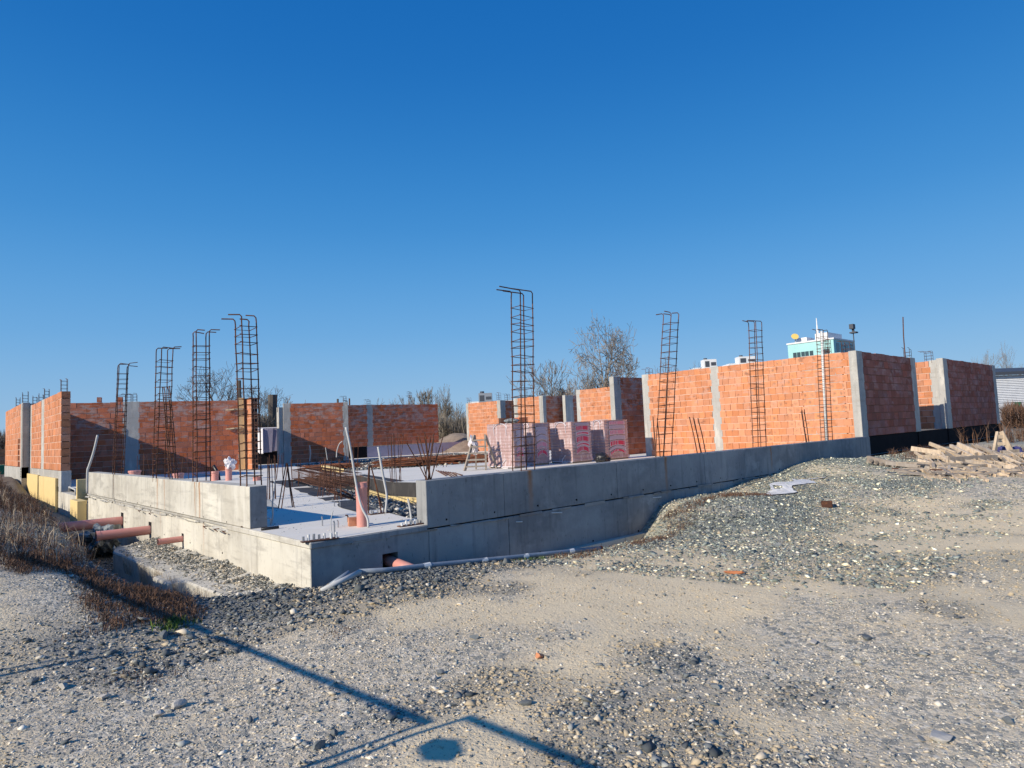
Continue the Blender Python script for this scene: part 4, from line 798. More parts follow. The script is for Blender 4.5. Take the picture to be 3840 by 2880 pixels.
# thin flexible conduits rising from the slab
def flex(label, pts, r, mt='conduit'): q = MB(); q.tube(pts, r, 7); return tag(q.build('flexible_conduit', M[mt], smooth=True), label, 'conduit', 'flexible conduits rising from the slab')
def curve(p, n=24):
    p = [np.array(a, float) for a in p]; out = []
    for i in range(len(p)-1):
        a, b, c, d = p[max(i-1, 0)], p[i], p[i+1], p[min(i+2, len(p)-1)]
        for t in np.linspace(0, 1, n//(len(p)-1)+2)[:-1]: out.append(.5*((2*b)+(c-a)*t+(2*a-5*b+4*c-d)*t*t+(-a+3*b-3*c+d)*t**3))
    return out+[p[-1]]
def flexpx(label, D, pxs, r, mt='conduit'): return flex(label, curve([CAM+ray(*p)*(D+i*.02) for i, p in enumerate(pxs)]), r, mt)
p = onz(1381, 1978); flexpx('wide grey conduit curving up past the upright red pipe', float((p-CAM)@FW), [(1381, 1978), (1378, 1945), (1358, 1906), (1345, 1860), (1333, 1800), (1322, 1730), (1310, 1660), (1297, 1602)], .017)
p = onz(1445, 1925); flexpx('wide grey conduit curving up right of the upright red pipe', float((p-CAM)@FW), [(1445, 1925), (1450, 1880), (1449, 1845), (1436, 1780), (1424, 1710), (1418, 1676)], .02)
p = onz(1018, 1965); flexpx('thin grey conduit rising beside the pale wall end', float((p-CAM)@FW), [(1018, 1965), (1023, 1935), (1022, 1890), (1027, 1850), (1030, 1800)], .012)
p = onz(1247, 2015); flexpx('thin curved wire conduit above the rusty plate', float((p-CAM)@FW), [(1247, 2015), (1242, 1980), (1241, 1950), (1249, 1915)], .006)
p = onz(1545, 1960); flexpx('short pale conduit at the near end of the upstand', float((p-CAM)@FW), [(1545, 1960), (1537, 1905), (1530, 1870)], .016)
D_ = 17.; flexpx('long pale conduit bent over the left end of the pale wall', 16.0, [(327, 1850), (328, 1770), (333, 1750), (345, 1715), (355, 1680), (366, 1632)], .028)
flexpx('thin white conduit in front of the diagonal shadow on the far red wall', 33, [(1161, 1730), (1164, 1700), (1161, 1670)], .03); flexpx('thin white conduit, middle one before the far red wall', 33, [(1228, 1725), (1224, 1700), (1221, 1678)], .02); flexpx('curved white conduit at the right pillar of the far red wall', 33, [(1262, 1715), (1264, 1690), (1273, 1665), (1284, 1655)], .03)
# pipe stub plates
def plate(label, px, py, n, ln, ang, z=0):
    x, y = at0(px, py); e = empty('anchor_plate', (x, y, 0.003), label, 'anchor plate', 'rusty plates with capped bolts'); e.rotation_euler = (0, 0, ang); MB().box(-ln/2, ln/2, -.05, .05, 0, .012).build('plate', M['rebar_orange'], e)
    for i in range(n):
        xx = -ln/2+ln*(i+.5)/n; yy = random.choice((-.03, .03)); h = random.uniform(.055, .085); q = MB(); q.tube([(xx, yy, 0), (xx, yy, h)], .016, 8); q.build('bolt', M['white_pvc'] if random.random() < .7 else M['steel'], e)
    return e
plate('rusty plate with white capped bolts at the front slab corner', 1200, 2027, 7, .46, R(-8)); plate('rusty plate with white capped bolts at the pale wall end', 938, 1974, 4, .26, R(-20)); plate('rusty plate with bolts by the gravel pit, behind the red pipe', 1420, 1927, 6, .34, R(-6)); plate('rusty plate with bolts in front of the shaded upstand end', 1545, 1970, 6, .42, R(-4))
q = MB(); a_, b_ = onz(980, 1990), onz(1045, 1982); q.tube([a_+(0, 0, .02), b_+(0, 0, .02)], .022, 10); tag(q.build('black_pipe', M['black_pvc'], smooth=True), 'short black pipe lying on the front slab', 'pipe')
for i, (px, py, h) in enumerate(((1209, 1972, .13), (1305, 1957, .10), (1268, 1978, .10), (1015, 1970, .11), (1255, 2014, .20), (1254, 1899, .1), (1276, 1901, .1))):
    x, y = at0(px, py); q = MB(); q.tube([(x, y, -.01), (x, y, h-.02), (x-.01, y, h), (x-.04*(i % 2), y, h+.002)], .010, 6); tag(q.build('rebar_hook', M['steel'] if i != 1 else M['rebar']), ('hooked bar left of centre on the front slab', 'hooked bar just left of the orange brick', 'short bar between the hooked bars and the rusty plate', 'short bar at the foot of the thin conduit', 'thick bar stub at the end of the corner plate', 'left one of two short bars at the membrane', 'right one of two short bars at the membrane')[i], 'bar stub', 'bar stubs in the front slab')
a_ = onz(1328, 1972); e = tag(MB().box(-.09, .05, -.06, .06, 0, .12).build('brick', M['brick'], bevel=.004), 'orange brick standing against the upright red pipe', 'brick'); e.location = (a_[0]+.02, a_[1]+.02, .0); e.rotation_euler = (0, 0, R(-20))
# lime bag debris, orange foam, crumpled membrane in the trench
def blob(name, loc, scl, mt, label, cat, sub=3, seed=1, amp=.5):
    bm_ = bmesh.new(); bmesh.ops.create_icosphere(bm_, subdivisions=sub, radius=1)
    for v in bm_.verts:
        n_ = float(vnoise(v.co.x*2+seed*3.1+7, v.co.y*2+v.co.z*2.3+seed, 1.0, seed))+.5*float(vnoise(v.co.x*5+9, v.co.y*5+v.co.z*4.3, 1.0, seed+9)); v.co *= 1+amp*(n_-.75)
    me_ = bpy.data.meshes.new(name); bm_.to_mesh(me_); bm_.free(); me_.materials.append(mt); o = bpy.data.objects.new(name, me_); link(o); o.location = loc; o.scale = scl; o.rotation_euler = (0, 0, seed); return tag(o, label, cat)
x, y = -1.02, 1.0; blob('foam_lump', (x, y, G(x, y)+.03), (.11, .07, .06), M['foam'], 'orange foam lump at the trench bottom near the footing', 'foam lump', 3, 3, .9)
x, y = -1.15, 1.9; blob('lime_heap', (x, y, G(x, y)-.02), (.22, .3, .08), M['white_dust'], 'white lime heap in the trench beside the footing notch', 'lime heap', 3, 4, .5)
blob('crumpled_membrane', (-.55, 9.4, -.78), (.3, .6, .28), M['fabric'], 'crumpled grey green membrane under the thickest red pipe', 'crumpled membrane', 4, 6, 1.2)
q = MB(); n1, n2 = 26, 9; P_ = {}
for i in range(n1):
    for j2 in range(n2):
        x = 8.9+i*.12; y = -1.45+j2*.07+.12*math.sin(i*.7); P_[i, j2] = len(q.v); q.v.append((x, y, float(ground([x], [y])[0])+.02+.012*random.random()))
for i in range(n1-1):
    for j2 in range(n2-1):
        if float(vnoise([i*.35+5], [j2*.5], 1, 77)[0])*.8+.5*(1-abs(j2-4)/4.5)*(1-abs(i-12)/14) > .52: q.f.append([P_[i, j2], P_[i+1, j2], P_[i+1, j2+1], P_[i, j2+1]]); q.t.append(0); q.m.append(0)
tag(q.build('mortar_spill', M['white_dust']), 'white mortar spilled between the gravel mounds by the shaded wall', 'spilled mortar')

# ------------------------------------------------------------------ wrapped block pallets
def film_extra(cur, E):
    z = sep(E); s = E['mth']('SINE', E['mth']('MULTIPLY', z[2], 2*math.pi/.046)); cur = E['mix'](cur, (.30, .14, .13), E['mrange'](s, .3, 1, 0, .6))
    return E['mix'](cur, (.80, .72, .74), E['mrange'](E['noise']((9, 9, 2.2), 4, 3), .5, .68, 0, .75))
M['film'] = mat('stretch_film', (.56, .40, .38), .3, extra=film_extra, alpha=.80, bump=.5, bscale=14, bdist=.02, spec=.6)
M['film_white'] = mat('film_fold', (.80, .74, .76), .4, alpha=.9)
M['lab_pink'] = mat('print_pink', (.62, .26, .34), .5); M['lab_red'] = mat('print_red', (.62, .04, .10), .5); M['lab_white'] = mat('print_white', (.66, .58, .62), .5); M['lab_lilac'] = mat('print_lilac', (.42, .37, .44), .5)
def pal_core(root, wx, wy, h, rows, cols_y, cols_x):
    bh = h/rows
    for r in range(rows):
        for c in range(cols_y):
            o = bpy.data.objects.new('block', block_mesh('pb%.2f%.2f' % (wx, wy), wy/cols_y-.01, wx-.01, bh-.012, M['brick_ribbed'])[(r+c) % 4]); link(o, root); o.location = (wx/2, wy*(c+.5)/cols_y, .13+bh*(r+.5)); o.rotation_euler = (0, 0, R(90))
def pallet(x, y, wx, wy, h, label, prints, rot=0, rows=6, seed=1):
    rnd = random.Random(seed); e = empty('block_pallet', (x, y, 0), label, 'pallet of blocks', 'wrapped pallets of clay blocks'); e.rotation_euler = (0, 0, rot)
    for k in range(3): MB().box(.0, wx, wy*k*.46, wy*k*.46+.09, 0, .09).build('pallet_runner', M['wood'], e)
    MB().box(-.01, wx+.01, -.01, wy+.01, .09, .125).build('pallet_deck', M['wood'], e)
    H = h-.14; pal_core(e, wx, wy, H, rows, 4, 1)
    # film: a slightly rippled shell
    q = MB(); n = 28; ring = []
    per = [(0, wy), (0, 0), (wx, 0), (wx, wy)]
    zs = np.linspace(.06, .13+H+.012, n)
    for zz in zs:
        r_ = .012+.012*math.sin(zz*2*math.pi/.115)+rnd.uniform(0, .006)
        if zz < .12: r_ += .03
        ring.append([(-r_, wy+r_), (-r_, wy*.5), (-r_, -r_), (wx*.5, -r_), (wx+r_, -r_), (wx+r_, wy+r_)])
    vs = [(a, b, z) for z, rg in zip(zs, ring) for a, b in rg]; k = 6; fs = [(i*k+j, (i+1)*k+j, (i+1)*k+(j+1) % k, i*k+(j+1) % k) for i in range(n-1) for j in range(k)]+[tuple(range((n-1)*k, n*k))[::-1]]
    q.add(vs, fs); q.build('film', M['film'], e)
    def fold(pts, r): q = MB(); q.tube(pts, r, 4); q.build('film_fold', M['film_white'], e)
    for yy in (wy*.25, wy*.72): fold(curve([(-.03, yy, .13+H*.72), (-.035, yy+.02, .13+H*.92), (-.01, yy, h+.01), (wx*.3, yy-.03, h+.02)]), .012)
    fold(curve([(-.035, wy*.2, .13+H*.9), (-.04, wy*.35, h-.02), (-.04, wy*.6, h-.02), (-.035, wy*.75, .13+H*.88)]), .014)
    fold(curve([(-.04, wy*.3, .3), (-.04, wy*.45, .13), (-.10, wy*.4, .03), (-.07, wy*.2, .02)]), .02); fold([(-.05, -.02, .05), (-.06, wy*.9, .06)], .02)
    # printed panels on the end facing the yard: (z0, z1, arch, kind)
    x0, x1 = wx*.17, wx*.86; yy = -.05
    for (z0, z1, arch, kd) in prints:
        N_ = 10; xs = np.linspace(x0, x1, N_+1); f = lambda t, a: a*(1-(2*t-1)**2)
        def strip(a, b, m_, y_, ia=0., ib=0.):
            q = MB(); T = np.linspace(a, b, N_+1); vs = [(x0+(x1-x0)*t, y_, z0+ia+f(t, arch)) for t in T]+[(x0+(x1-x0)*t, y_, z1-ib+f(t, arch*.85)) for t in T]
            q.add(vs, [(i, i+1, N_+2+i, N_+1+i) for i in range(N_)]); return q
        strip(0, 1, None, yy).build('print', M['lab_white'], e); d_ = (z1-z0)*.09
        inner = {'bars': 'lab_pink', 'pale': 'lab_lilac', 'red': 'lab_red', 'text': 'lab_white'}[kd]
        strip(.04, .96, None, yy-.004, d_, d_).build('print', M[inner], e)
        if kd in ('bars', 'red'):
            strip(.50, .86, None, yy-.008, d_*1.5, d_*1.5).build('print', M['lab_red' if kd == 'red' else 'lab_pink'], e)
            for t in (.12, .22, .32, .43, .49, .88): strip(t, t+.022, None, yy-.012, d_, d_).build('print', M['lab_white'], e)
        if kd == 'text':
            strip(.06, .94, None, yy-.008, (z1-z0)*.25, (z1-z0)*.28).build('print', M['lab_red'], e)
            for t in np.arange(.10, .46, .055): strip(t, t+.03, None, yy-.012, (z1-z0)*.36, (z1-z0)*.38).build('print', M['lab_white'], e)
            strip(.52, .72, None, yy-.012, (z1-z0)*.48, (z1-z0)*.44).build('print', M['lab_white'], e)
    return e
def pxy(px, py): p = onz(px, py); return float(p[0]), float(p[1])
def place_pallet(pc, pcy, pl, pr, h, label, prints, seed):
    xa, ya = pxy(pc, pcy); wx = float(hit(pr, (0, ya), (1, 0))[0]-xa); wy = float(hit(pl, (xa, 0), (0, 1))[1]-ya); return pallet(xa, ya, wx, wy, h, label, prints, 0, seed=seed)
place_pallet(1931, 1757, 1829, 1962, 1.53, 'wrapped pallet of clay blocks nearest to the wooden ladder', [(.35, .50, .07, 'red'), (.53, .66, .07, 'bars'), (.70, .86, .09, 'pale'), (.9, 1.08, .08, 'pale'), (1.12, 1.3, .05, 'pale')], 1)
place_pallet(2003, 1746, 1950, 2054, 1.52, 'wrapped pallet with arched lilac printed panels, right behind the tall cage', [(.25, .42, .16, 'red'), (.46, .54, .14, 'text'), (.57, .76, .10, 'bars'), (.82, 1.0, .11, 'pale'), (1.04, 1.20, .09, 'pale'), (1.24, 1.36, .03, 'pale')], 2)
place_pallet(2149, 1738, 2064, 2213, 1.50, 'wrapped pallet with deep red printed panels, third from the ladder', [(.30, .50, .14, 'red'), (.53, .68, .10, 'text'), (.72, .94, .06, 'red'), (.98, 1.12, .05, 'text'), (1.16, 1.34, .03, 'red'), (1.37, 1.45, .01, 'pale')], 3)
place_pallet(2272, 1727, 2214, 2350, 1.52, 'rightmost wrapped pallet, with pink printed panels and a shadow on its corner', [(.16, .28, .16, 'red'), (.32, .44, .12, 'pale'), (.50, .70, .06, 'red'), (.74, .90, .04, 'pale'), (.95, 1.13, .02, 'bars'), (1.17, 1.31, .01, 'pale'), (1.34, 1.48, .0, 'bars')], 4)
# loose tiles and a rag on the pallets, black bag at the pallet foot
xa, ya = pxy(1931, 1757)
for i, (dx, dy, c_n, lab) in enumerate(((.1, .75, 3, 'stack of three flat bricks on the first pallet'), (.75, .4, 3, 'darker stack of flat bricks between the first two pallets'))):
    e = empty('brick_stack', (xa+dx, ya+dy, 1.54), lab, 'brick stack', 'flat bricks on top of the pallets')
    for k in range(c_n): MB().box(-.2, .2, -.13, .13, k*.065, k*.065+.055).build('brick', M['brick' if i == 0 else 'brick_ribbed'], e)
blob('rag', (xa+.2, ya+.25, 1.60), (.24, .2, .09), M['fabric'], 'crumpled grey rag on top of the first pallet', 'rag', 3, 8, .8)
xa, ya = pxy(2262, 1733); blob('black_bag', (xa-.35, ya-.25, .16), (.30, .25, .18), M['black_pvc'], 'black plastic bag at the foot of the rightmost pallet', 'bag', 3, 9, .8)
# ladder
lx, ly = pxy(1795, 1762); ld = empty('stepladder', (lx, ly, 0), 'weathered wooden stepladder leaning beside the first pallet', 'ladder'); ld.rotation_euler = (0, 0, R(-42))
for sx in (-.30, .30):
    q = MB(); q.bar((sx*1.2-.1, -.25, 0), (sx*.6+.08, .1, 1.18), .06, .09, .3); q.build('rail', M['wood_grey'], ld); q = MB(); q.bar((sx*1.2+.25, .45, 0), (sx*.6+.1, .12, 1.15), .05, .07, .6); q.build('back_rail', M['wood_grey'], ld)
for k in range(5):
    t = (k+.6)/5.4; q = MB(); q.bar((-.36*(1-t*.5)-.1+.18*t, -.27+.35*t, 1.18*t), (.36*(1-t*.5)-.1+.18*t, -.27+.35*t, 1.18*t), .09, .05, .4); q.build('rung', M['wood_grey'], ld)
blob('plaster_bag', (lx+.0, ly+.25, .85), (.17, .17, .28), M['film_white'], 'torn white bag hanging on the ladder', 'bag', 3, 5, .9)
# orange block pile at the back
bx, by = pxy(1330, 1716); bp = empty('brick_pile', (bx, by, 0), 'small pile of orange blocks in front of the far wall', 'brick pile'); bp.rotation_euler = (0, 0, R(-18))
for (i, j, k) in [(0,0,0),(1,0,0),(2,0,0),(3,0,0),(0,0,1),(1,0,1),(2,0,1),(3,0,1),(0,0,2),(1.15,0,2),(0,1,0),(1,1,0),(2,1,0),(0,1,1)]:
    o = bpy.data.objects.new('block', block_mesh('bp', .50, .40, .235, M['brick'])[int(i+j+k) % 4]); link(o, bp); o.location = (i*.52-.4, j*.45, .13+k*.245); o.rotation_euler = (0, 0, random.uniform(-.05, .05))

# ------------------------------------------------------------------ timber pile, trestle, debris on the right
wp = empty('timber_pile', (17, -1.6, 0), 'heap of broken boards and battens in front of the black base wall', 'timber pile'); og = np.array([17, -1.6, 0])
rnd = random.Random(12)
def pboard(px0, py0, px1, py1, w, D0, D1=None, th=.03, mtn='wood_obj', root=wp, o_=og):
    a = CAM+ray(px0, py0)*D0; b = CAM+ray(px1, py1)*(D1 if D1 is not None else D0)
    for e_ in (a, b): e_[2] = max(e_[2], G(e_[0], e_[1])+th*.5)
    q = MB(); q.bar(a-o_, b-o_, th, w, 0); return q.build('board', M[mtn], root, bevel=.004)
zq = lambda x, y: (3300+x*540/1629, 1350+y*540/1629); DD = lambda y: 14.2+(1380-y)/440*3.2
BD = [((350,1000),(690,1050),.14,.0),((560,945),(860,1060),.11,-.1),((430,1090),(770,1105),.10,-.2),((800,970),(1040,1090),.10,.0),((880,960),(1160,1080),.17,-.1),((1040,970),(1130,1060),.15,.05),((1090,965),(1280,1050),.10,.0),((780,1140),(1320,1110),.20,-.5),((840,1090),(940,1035),.09,-.45),
      ((180,1175),(800,1185),.12,-.6),((60,1165),(560,1220),.10,-.5),((780,1190),(1140,1200),.11,-.75),((1060,1165),(1380,1220),.12,-.7),((600,1240),(870,1300),.09,-.95),((750,1230),(960,1270),.16,-.8),((990,1240),(1060,1310),.10,-.9),((860,1300),(1170,1340),.10,-1.1),((1060,1260),(1330,1300),.18,-.9),((1280,1045),(1500,1130),.13,-.4),((1220,1210),(1560,1225),.15,-.8),((1400,1100),(1629,1200),.12,-.6),((1490,1270),(1629,1300),.14,-1.0),((1350,1330),(1560,1340),.12,-1.2),((500,1375),(1000,1395),.06,-1.3),((230,1245),(560,1270),.12,-.8),((1320,1080),(1629,1060),.09,-.3),((1200,1000),(1400,1120),.08,-.2),((430,1130),(620,1180),.08,-.4),((600,1180),(610,1250),.12,-.8),((900,1330),(1100,1350),.07,-1.2),((700,1060),(760,1150),.10,-.3),((1450,1180),(1629,1150),.10,-.7),((660,1010),(1000,1120),.09,-.15),((960,1230),(1250,1180),.08,-.7),((1100,1330),(1330,1260),.10,-1.0),((1560,1200),(1629,1350),.2,-.9)]
for (a, b, w, dy) in BD:
    pboard(*zq(*a), *zq(*b), w*.85, DD(a[1])+rnd.uniform(-.1, .1), DD(b[1]), rnd.choice((.03, .05, .07)), 'wood_obj' if rnd.random() < .8 else 'wood_grey')
for i in range(150):
    x0 = rnd.uniform(380, 1629); y0 = rnd.uniform(1030, 1340); l = rnd.uniform(60, 260); a = R(rnd.choice((8, 15, 25, -5, 10, 40))+rnd.uniform(-8, 8)); pboard(*zq(x0, y0), *zq(min(x0+l*math.cos(a), 1900), y0+l*math.sin(a)), rnd.uniform(.04, .11), DD(y0), DD(y0+l*math.sin(a)), .03, 'wood_obj' if rnd.random() < .7 else 'wood_grey')
q = MB()
for i in range(130): # dark small scraps under the boards
    P_ = atd(rnd.uniform(3380, 3860), rnd.uniform(14.4, 17.2)); x, y = float(P_[0]), float(P_[1]); a = rnd.uniform(0, 3.14); l = rnd.uniform(.2, .7); z = G(x, y)+rnd.uniform(.0, .08); q.bar((x-17, y+1.6, z), (x-17+math.cos(a)*l, y+1.6+math.sin(a)*l, z+rnd.uniform(-.05, .1)), .06, .03, rnd.random())
o = q.build('scrap_wood', M['wood_grey'], wp); o['kind'] = 'stuff'
pboard(*zq(140, 1265), *zq(780, 1310), .09, 15.2, 15.0, .04, 'rebar_orange')
lw_ = empty('notched_timber', (14, -1.2, 0), 'grey notched timber beam poking out to the left of the board heap', 'timber beam'); pboard(*zq(-140, 1120), *zq(200, 1240), .17, 16.2, 15.6, .10, 'wood_grey', lw_, np.array([14, -1.2, 0])); pboard(*zq(-100, 1120), *zq(240, 1215), .08, 16.3, 15.7, .10, 'wood_grey', lw_, np.array([14, -1.2, 0]))
for k in range(5): pboard(*zq(-110+k*62, 1118+k*22), *zq(-92+k*62, 1150+k*22), .06, 16.0-k*.1, 16.0-k*.1, .05, 'wood_grey', lw_, np.array([14, -1.2, 0]))
tr = empty('trestle', (20, -.6, 0), 'pale wooden A-shaped trestle standing at the right of the board heap', 'trestle'); oT = np.array([20, -.6, 0])
pboard(*zq(1335, 820), *zq(1290, 1060), .13, 17.2, 17.0, .06, 'wood_obj', tr, oT); pboard(*zq(1365, 810), *zq(1490, 1050), .13, 17.2, 17.0, .06, 'wood_obj', tr, oT); pboard(*zq(1315, 870), *zq(1415, 868), .10, 17.15, 17.15, .05, 'wood_obj', tr, oT); pboard(*zq(1305, 950), *zq(1445, 945), .08, 17.1, 17.1, .05, 'wood_obj', tr, oT); pboard(*zq(1480, 1040), *zq(1640, 1110), .10, 17.0, 16.5, .05, 'wood_obj', tr, oT)
P_ = atd(3765, 17.6); x_, y_ = float(P_[0]), float(P_[1]); blob('blue_sack', (x_, y_, G(x_, y_)+.15), (.3, .2, .16), mat('blue_sack', (.05, .05, .16), .6), 'dark blue sack lying under the pale trestle', 'sack', 3, 11, .7)

# ------------------------------------------------------------------ stones on the yard
def stone_at(px, py, r, label, mt='rock', fl=.7, seed=1, cat='stone'):
    t = 0; p = onz(px, py, -.45)
    for _ in range(6): p = onz(px, py, G(p[0], p[1]))
    rr = r; bm_ = bmesh.new(); bmesh.ops.create_icosphere(bm_, subdivisions=2, radius=1); rn = random.Random(seed*7+int(px))
    pls = [(Vector((rn.gauss(0, 1), rn.gauss(0, 1), rn.gauss(0, 1))).normalized(), rn.uniform(.30, .68)) for _ in range(13)]
    for v in bm_.verts:
        for n_, d_ in pls:
            k = v.co.dot(n_)
            if k > d_: v.co -= n_*(k-d_)
    me_ = bpy.data.meshes.new('stone'); bm_.to_mesh(me_); bm_.free(); me_.materials.append(M[mt]); o = bpy.data.objects.new('stone', me_); link(o); o.location = (p[0], p[1], p[2]+rr*fl*.45); o.scale = (rr*1.3, rr, rr*fl); o.rotation_euler = (0, 0, rn.uniform(0, 3)); return tag(o, label, cat, 'loose stones on the yard')
zf = lambda x, y: (x*1000/2212, 1950+y*1000/2212); z5b = lambda x, y: (900+x*1300/2212, 2050+y*1300/2212); zr6 = lambda x, y: (2200+x*1640/2212, 1850+y*1640/2212)
ST = [(zf(520, 1395), .058, 'pale jagged stone at the left, below the double shadow line', 'rock'), (zf(565, 1345), .04, 'dark flat stone touching the pale jagged one at the left', 'rock_dark'), (zf(515, 1305), .03, 'upright dark stone splinter on the double shadow line', 'rock_dark'), (zf(275, 1350), .05, 'half buried dark stone at the left end of the double shadow line', 'rock_dark'), (zf(875, 1480), .05, 'knobbly pale stone standing alone between the double shadow and the bottom edge', 'rock'), (zf(1080, 1525), .055, 'flat pale stone lying flush in the gravel right of the knobbly one', 'rock'),
      (zf(1520, 1545), .06, 'largest white stone, near the bottom left corner of the yard', 'rock'), (zf(1325, 1635), .062, 'white stone cut by the bottom edge of the view', 'rock'), (zf(565, 1600), .028, 'small dark pointed stone near the bottom left', 'rock_dark'), (zf(645, 1455), .022, 'tiny dark stone below the pale jagged one', 'rock_dark'), (zf(1120, 1375), .022, 'small grey stone in the sandy patch at the left', 'rock_dark'), (zf(1350, 985), .065, 'dark round stone below the green tuft', 'rock_dark'),
      (z5b(970, 1095), .045, 'dark slate stone just left of the shadow crossing', 'rock_dark'), (z5b(1500, 588), .05, 'dark stone on the bare sandy strip in the middle', 'rock_dark'), (z5b(1245, 845), .032, 'pale pebble in the middle of the yard', 'rock'), (z5b(1285, 815), .035, 'dark pebble beside the pale one in mid yard', 'rock_dark'), (z5b(1060, 960), .03, 'dark flat pebble above the shadow crossing', 'rock_dark'), (z5b(1830, 1000), .04, 'grey rounded stone right of the shadow crossing', 'rock_dark'), (z5b(235, 870), .035, 'pale pebble right of the long shadow line', 'rock'), (z5b(600, 1200), .035, 'dark stone left of the blot shaped shadow', 'rock_dark'), (z5b(490, 1290), .05, 'broad slate stone in the lower part of the yard', 'rock_dark'), (z5b(170, 250), .05, 'pale stone on the crushed stone heap near the wall corner', 'rock'),
      (zr6(1410, 738), .045, 'dark brown stone in the right half of the yard', 'rock_dark'), (zr6(1155, 760), .04, 'white pebble left of the dark brown stone', 'rock'), (zr6(1780, 1240), .09, 'wide flat white stone at the lower right', 'rock'), (zr6(1690, 1245), .03, 'black pebble next to the wide flat white stone', 'rock_dark'), (zr6(275, 1272), .03, 'black pebble near the bottom centre', 'rock_dark'), (zr6(650, 985), .035, 'dark pebble in the gravel right of centre', 'rock_dark'), (zr6(980, 715), .04, 'blue grey stone in the right centre', 'rock_dark'), (zr6(2130, 1165), .04, 'dark stone at the right edge of the yard', 'rock_dark'), (zr6(975, 268), .07, 'dark lump on the gravel below the small mound', 'rock_dark'), (zr6(490, 150), .09, 'dark lump on the side of the small mound', 'rock_dark'), (zr6(685, 85), .09, 'dark lump on top of the small mound', 'rock_dark')]
for i, (p, r, lab, mt_n) in enumerate(ST): stone_at(p[0], p[1], r, lab, mt_n, .35 if 'flat' in lab else .75, i)
stone_at(*z5b(1912, 708), .05, 'reddish brick chip lying in the yard', 'brick', .6, 50, 'brick chip'); stone_at(*zr6(735, 407), .11, 'orange brick shard on the sandy ground', 'brick', .35, 51, 'brick chip')
p = onz(*zr6(1215, 66), -.1)
for _ in range(5): p = onz(*zr6(1215, 66), G(p[0], p[1]))
q = MB(); q.box(-.17, .17, -.09, .09, 0, .12); o = q.build('brick', M['rebar'], bevel=.01); o.location = (p[0], p[1], p[2]-.02); o.rotation_euler = (0, .1, R(25)); tag(o, 'dark red hollow brick lying on the grey gravel at the right', 'brick')

# ------------------------------------------------------------------ weeds and grass
def twigs(name, pts, n_each, hh, rr, mt, label, spread=.5, bend=.5, nseg=2):
    V = []; Fc = []; T = []
    for (x, y) in pts:
        z = G(x, y) if not hasattr(name, 'z') else 0
        for _ in range(n_each):
            a = random.uniform(0, 2*math.pi); l = hh*random.uniform(.4, 1.15); lean = random.uniform(0, spread); dx, dy = math.cos(a)*lean, math.sin(a)*lean; up = math.sqrt(max(.05, 1-lean*lean)); bx, by = x+random.gauss(0, .05), y+random.gauss(0, .05); w = rr*random.uniform(.6, 1.3)
            b = len(V); px_, py_ = -math.sin(a)*w, math.cos(a)*w; t = random.random()
            mx, my, mz = bx+dx*l*.5, by+dy*l*.5, z+up*l*.55; ex, ey, ez = bx+dx*l+random.uniform(-bend, bend)*l*.4, by+dy*l+random.uniform(-bend, bend)*l*.4, z+up*l*random.uniform(.75, 1)
            V += [(bx-px_, by-py_, z-.02), (bx+px_, by+py_, z-.02), (mx-px_*.8, my-py_*.8, mz), (mx+px_*.8, my+py_*.8, mz), (ex, ey, ez)]; Fc += [(b, b+1, b+3, b+2), (b+2, b+3, b+4)]; T += [t, t]
            if random.random() < .5: # side twig
                b = len(V); c = random.uniform(0, 6.28); V += [(mx, my, mz), (mx, my, mz-.008), (mx+math.cos(c)*l*.35, my+math.sin(c)*l*.35, mz+l*.22)]; Fc += [(b, b+1, b+2)]; T += [t]
    q = MB(); q.v = V; q.f = [list(f) for f in Fc]; q.t = T; q.m = [0]*len(Fc); o = q.build(name, mt); o['kind'] = 'stuff'; o['label'] = label; return o
def region(n, f, x0, x1, y0, y1):
    out = []
    while len(out) < n:
        x, y = random.uniform(x0, x1), random.uniform(y0, y1)
        if random.random() < f(x, y): out.append((x, y))
    return out
nf = lambda x, y, f=.9, s=50: float(vnoise([x], [y], f, s)[0])
berm = region(1050, lambda x, y: 0 if (y < 4.4 and x > -1.85) else (1 if nf(x, y, .8, 51) > .40 else .35)*(1 if x < -1.25 else .3), -3.8, -1.1, 1.4, 15)
twigs('dry_weeds', berm, 8, .23, .0035, M['weed'], 'tangled dark brown dry weeds covering the bank on the left', .75, .6)
twigs('dry_stalks', random.sample(berm, 260), 3, .40, .004, M['weed_pale'], 'pale dry stalks standing among the weeds on the left bank', .45, .4)
low = region(900, lambda x, y: 1 if nf(x, y, 1.3, 52) > .45 else .05, -2.9, -1.5, -.9, 2.0); low = [(x, y) for x, y in low if y > -1.2-(x+1.5)*.1 and (abs(x+1.95) < .45 and y < .6 or (y > .9 and x < -1.9))]
twigs('creeping_weeds', low, 11, .10, .003, M['weed'], 'flat mats of dead reddish weeds on the gravel at the left', .97, .8)
far_b = region(500, lambda x, y: 1, -4.5, -1.0, 9, 17); twigs('dry_weeds', far_b, 10, .26, .005, M['weed'], 'dry brown weeds on the bank in front of the yellow boards', .7, .5)
bank2 = region(500, lambda x, y: 1, -4.2, -.9, 15, 34); twigs('dry_weeds', bank2, 12, .35, .008, M['weed'], 'far dry weeds along the left wing', .7, .5)
mnd = region(420, lambda x, y: 1 if nf(x, y, 1.2, 53) > .5 else .1, 3.2, 9.2, -1.5, -.75); twigs('dry_weeds', mnd, 8, .09, .003, M['weed'], 'thin dead weeds on the gravel mound by the shaded wall', .9, .8)
ft_ = region(120, lambda x, y: 1, -.86, -.66, 1.6, 6.8)
q = MB()
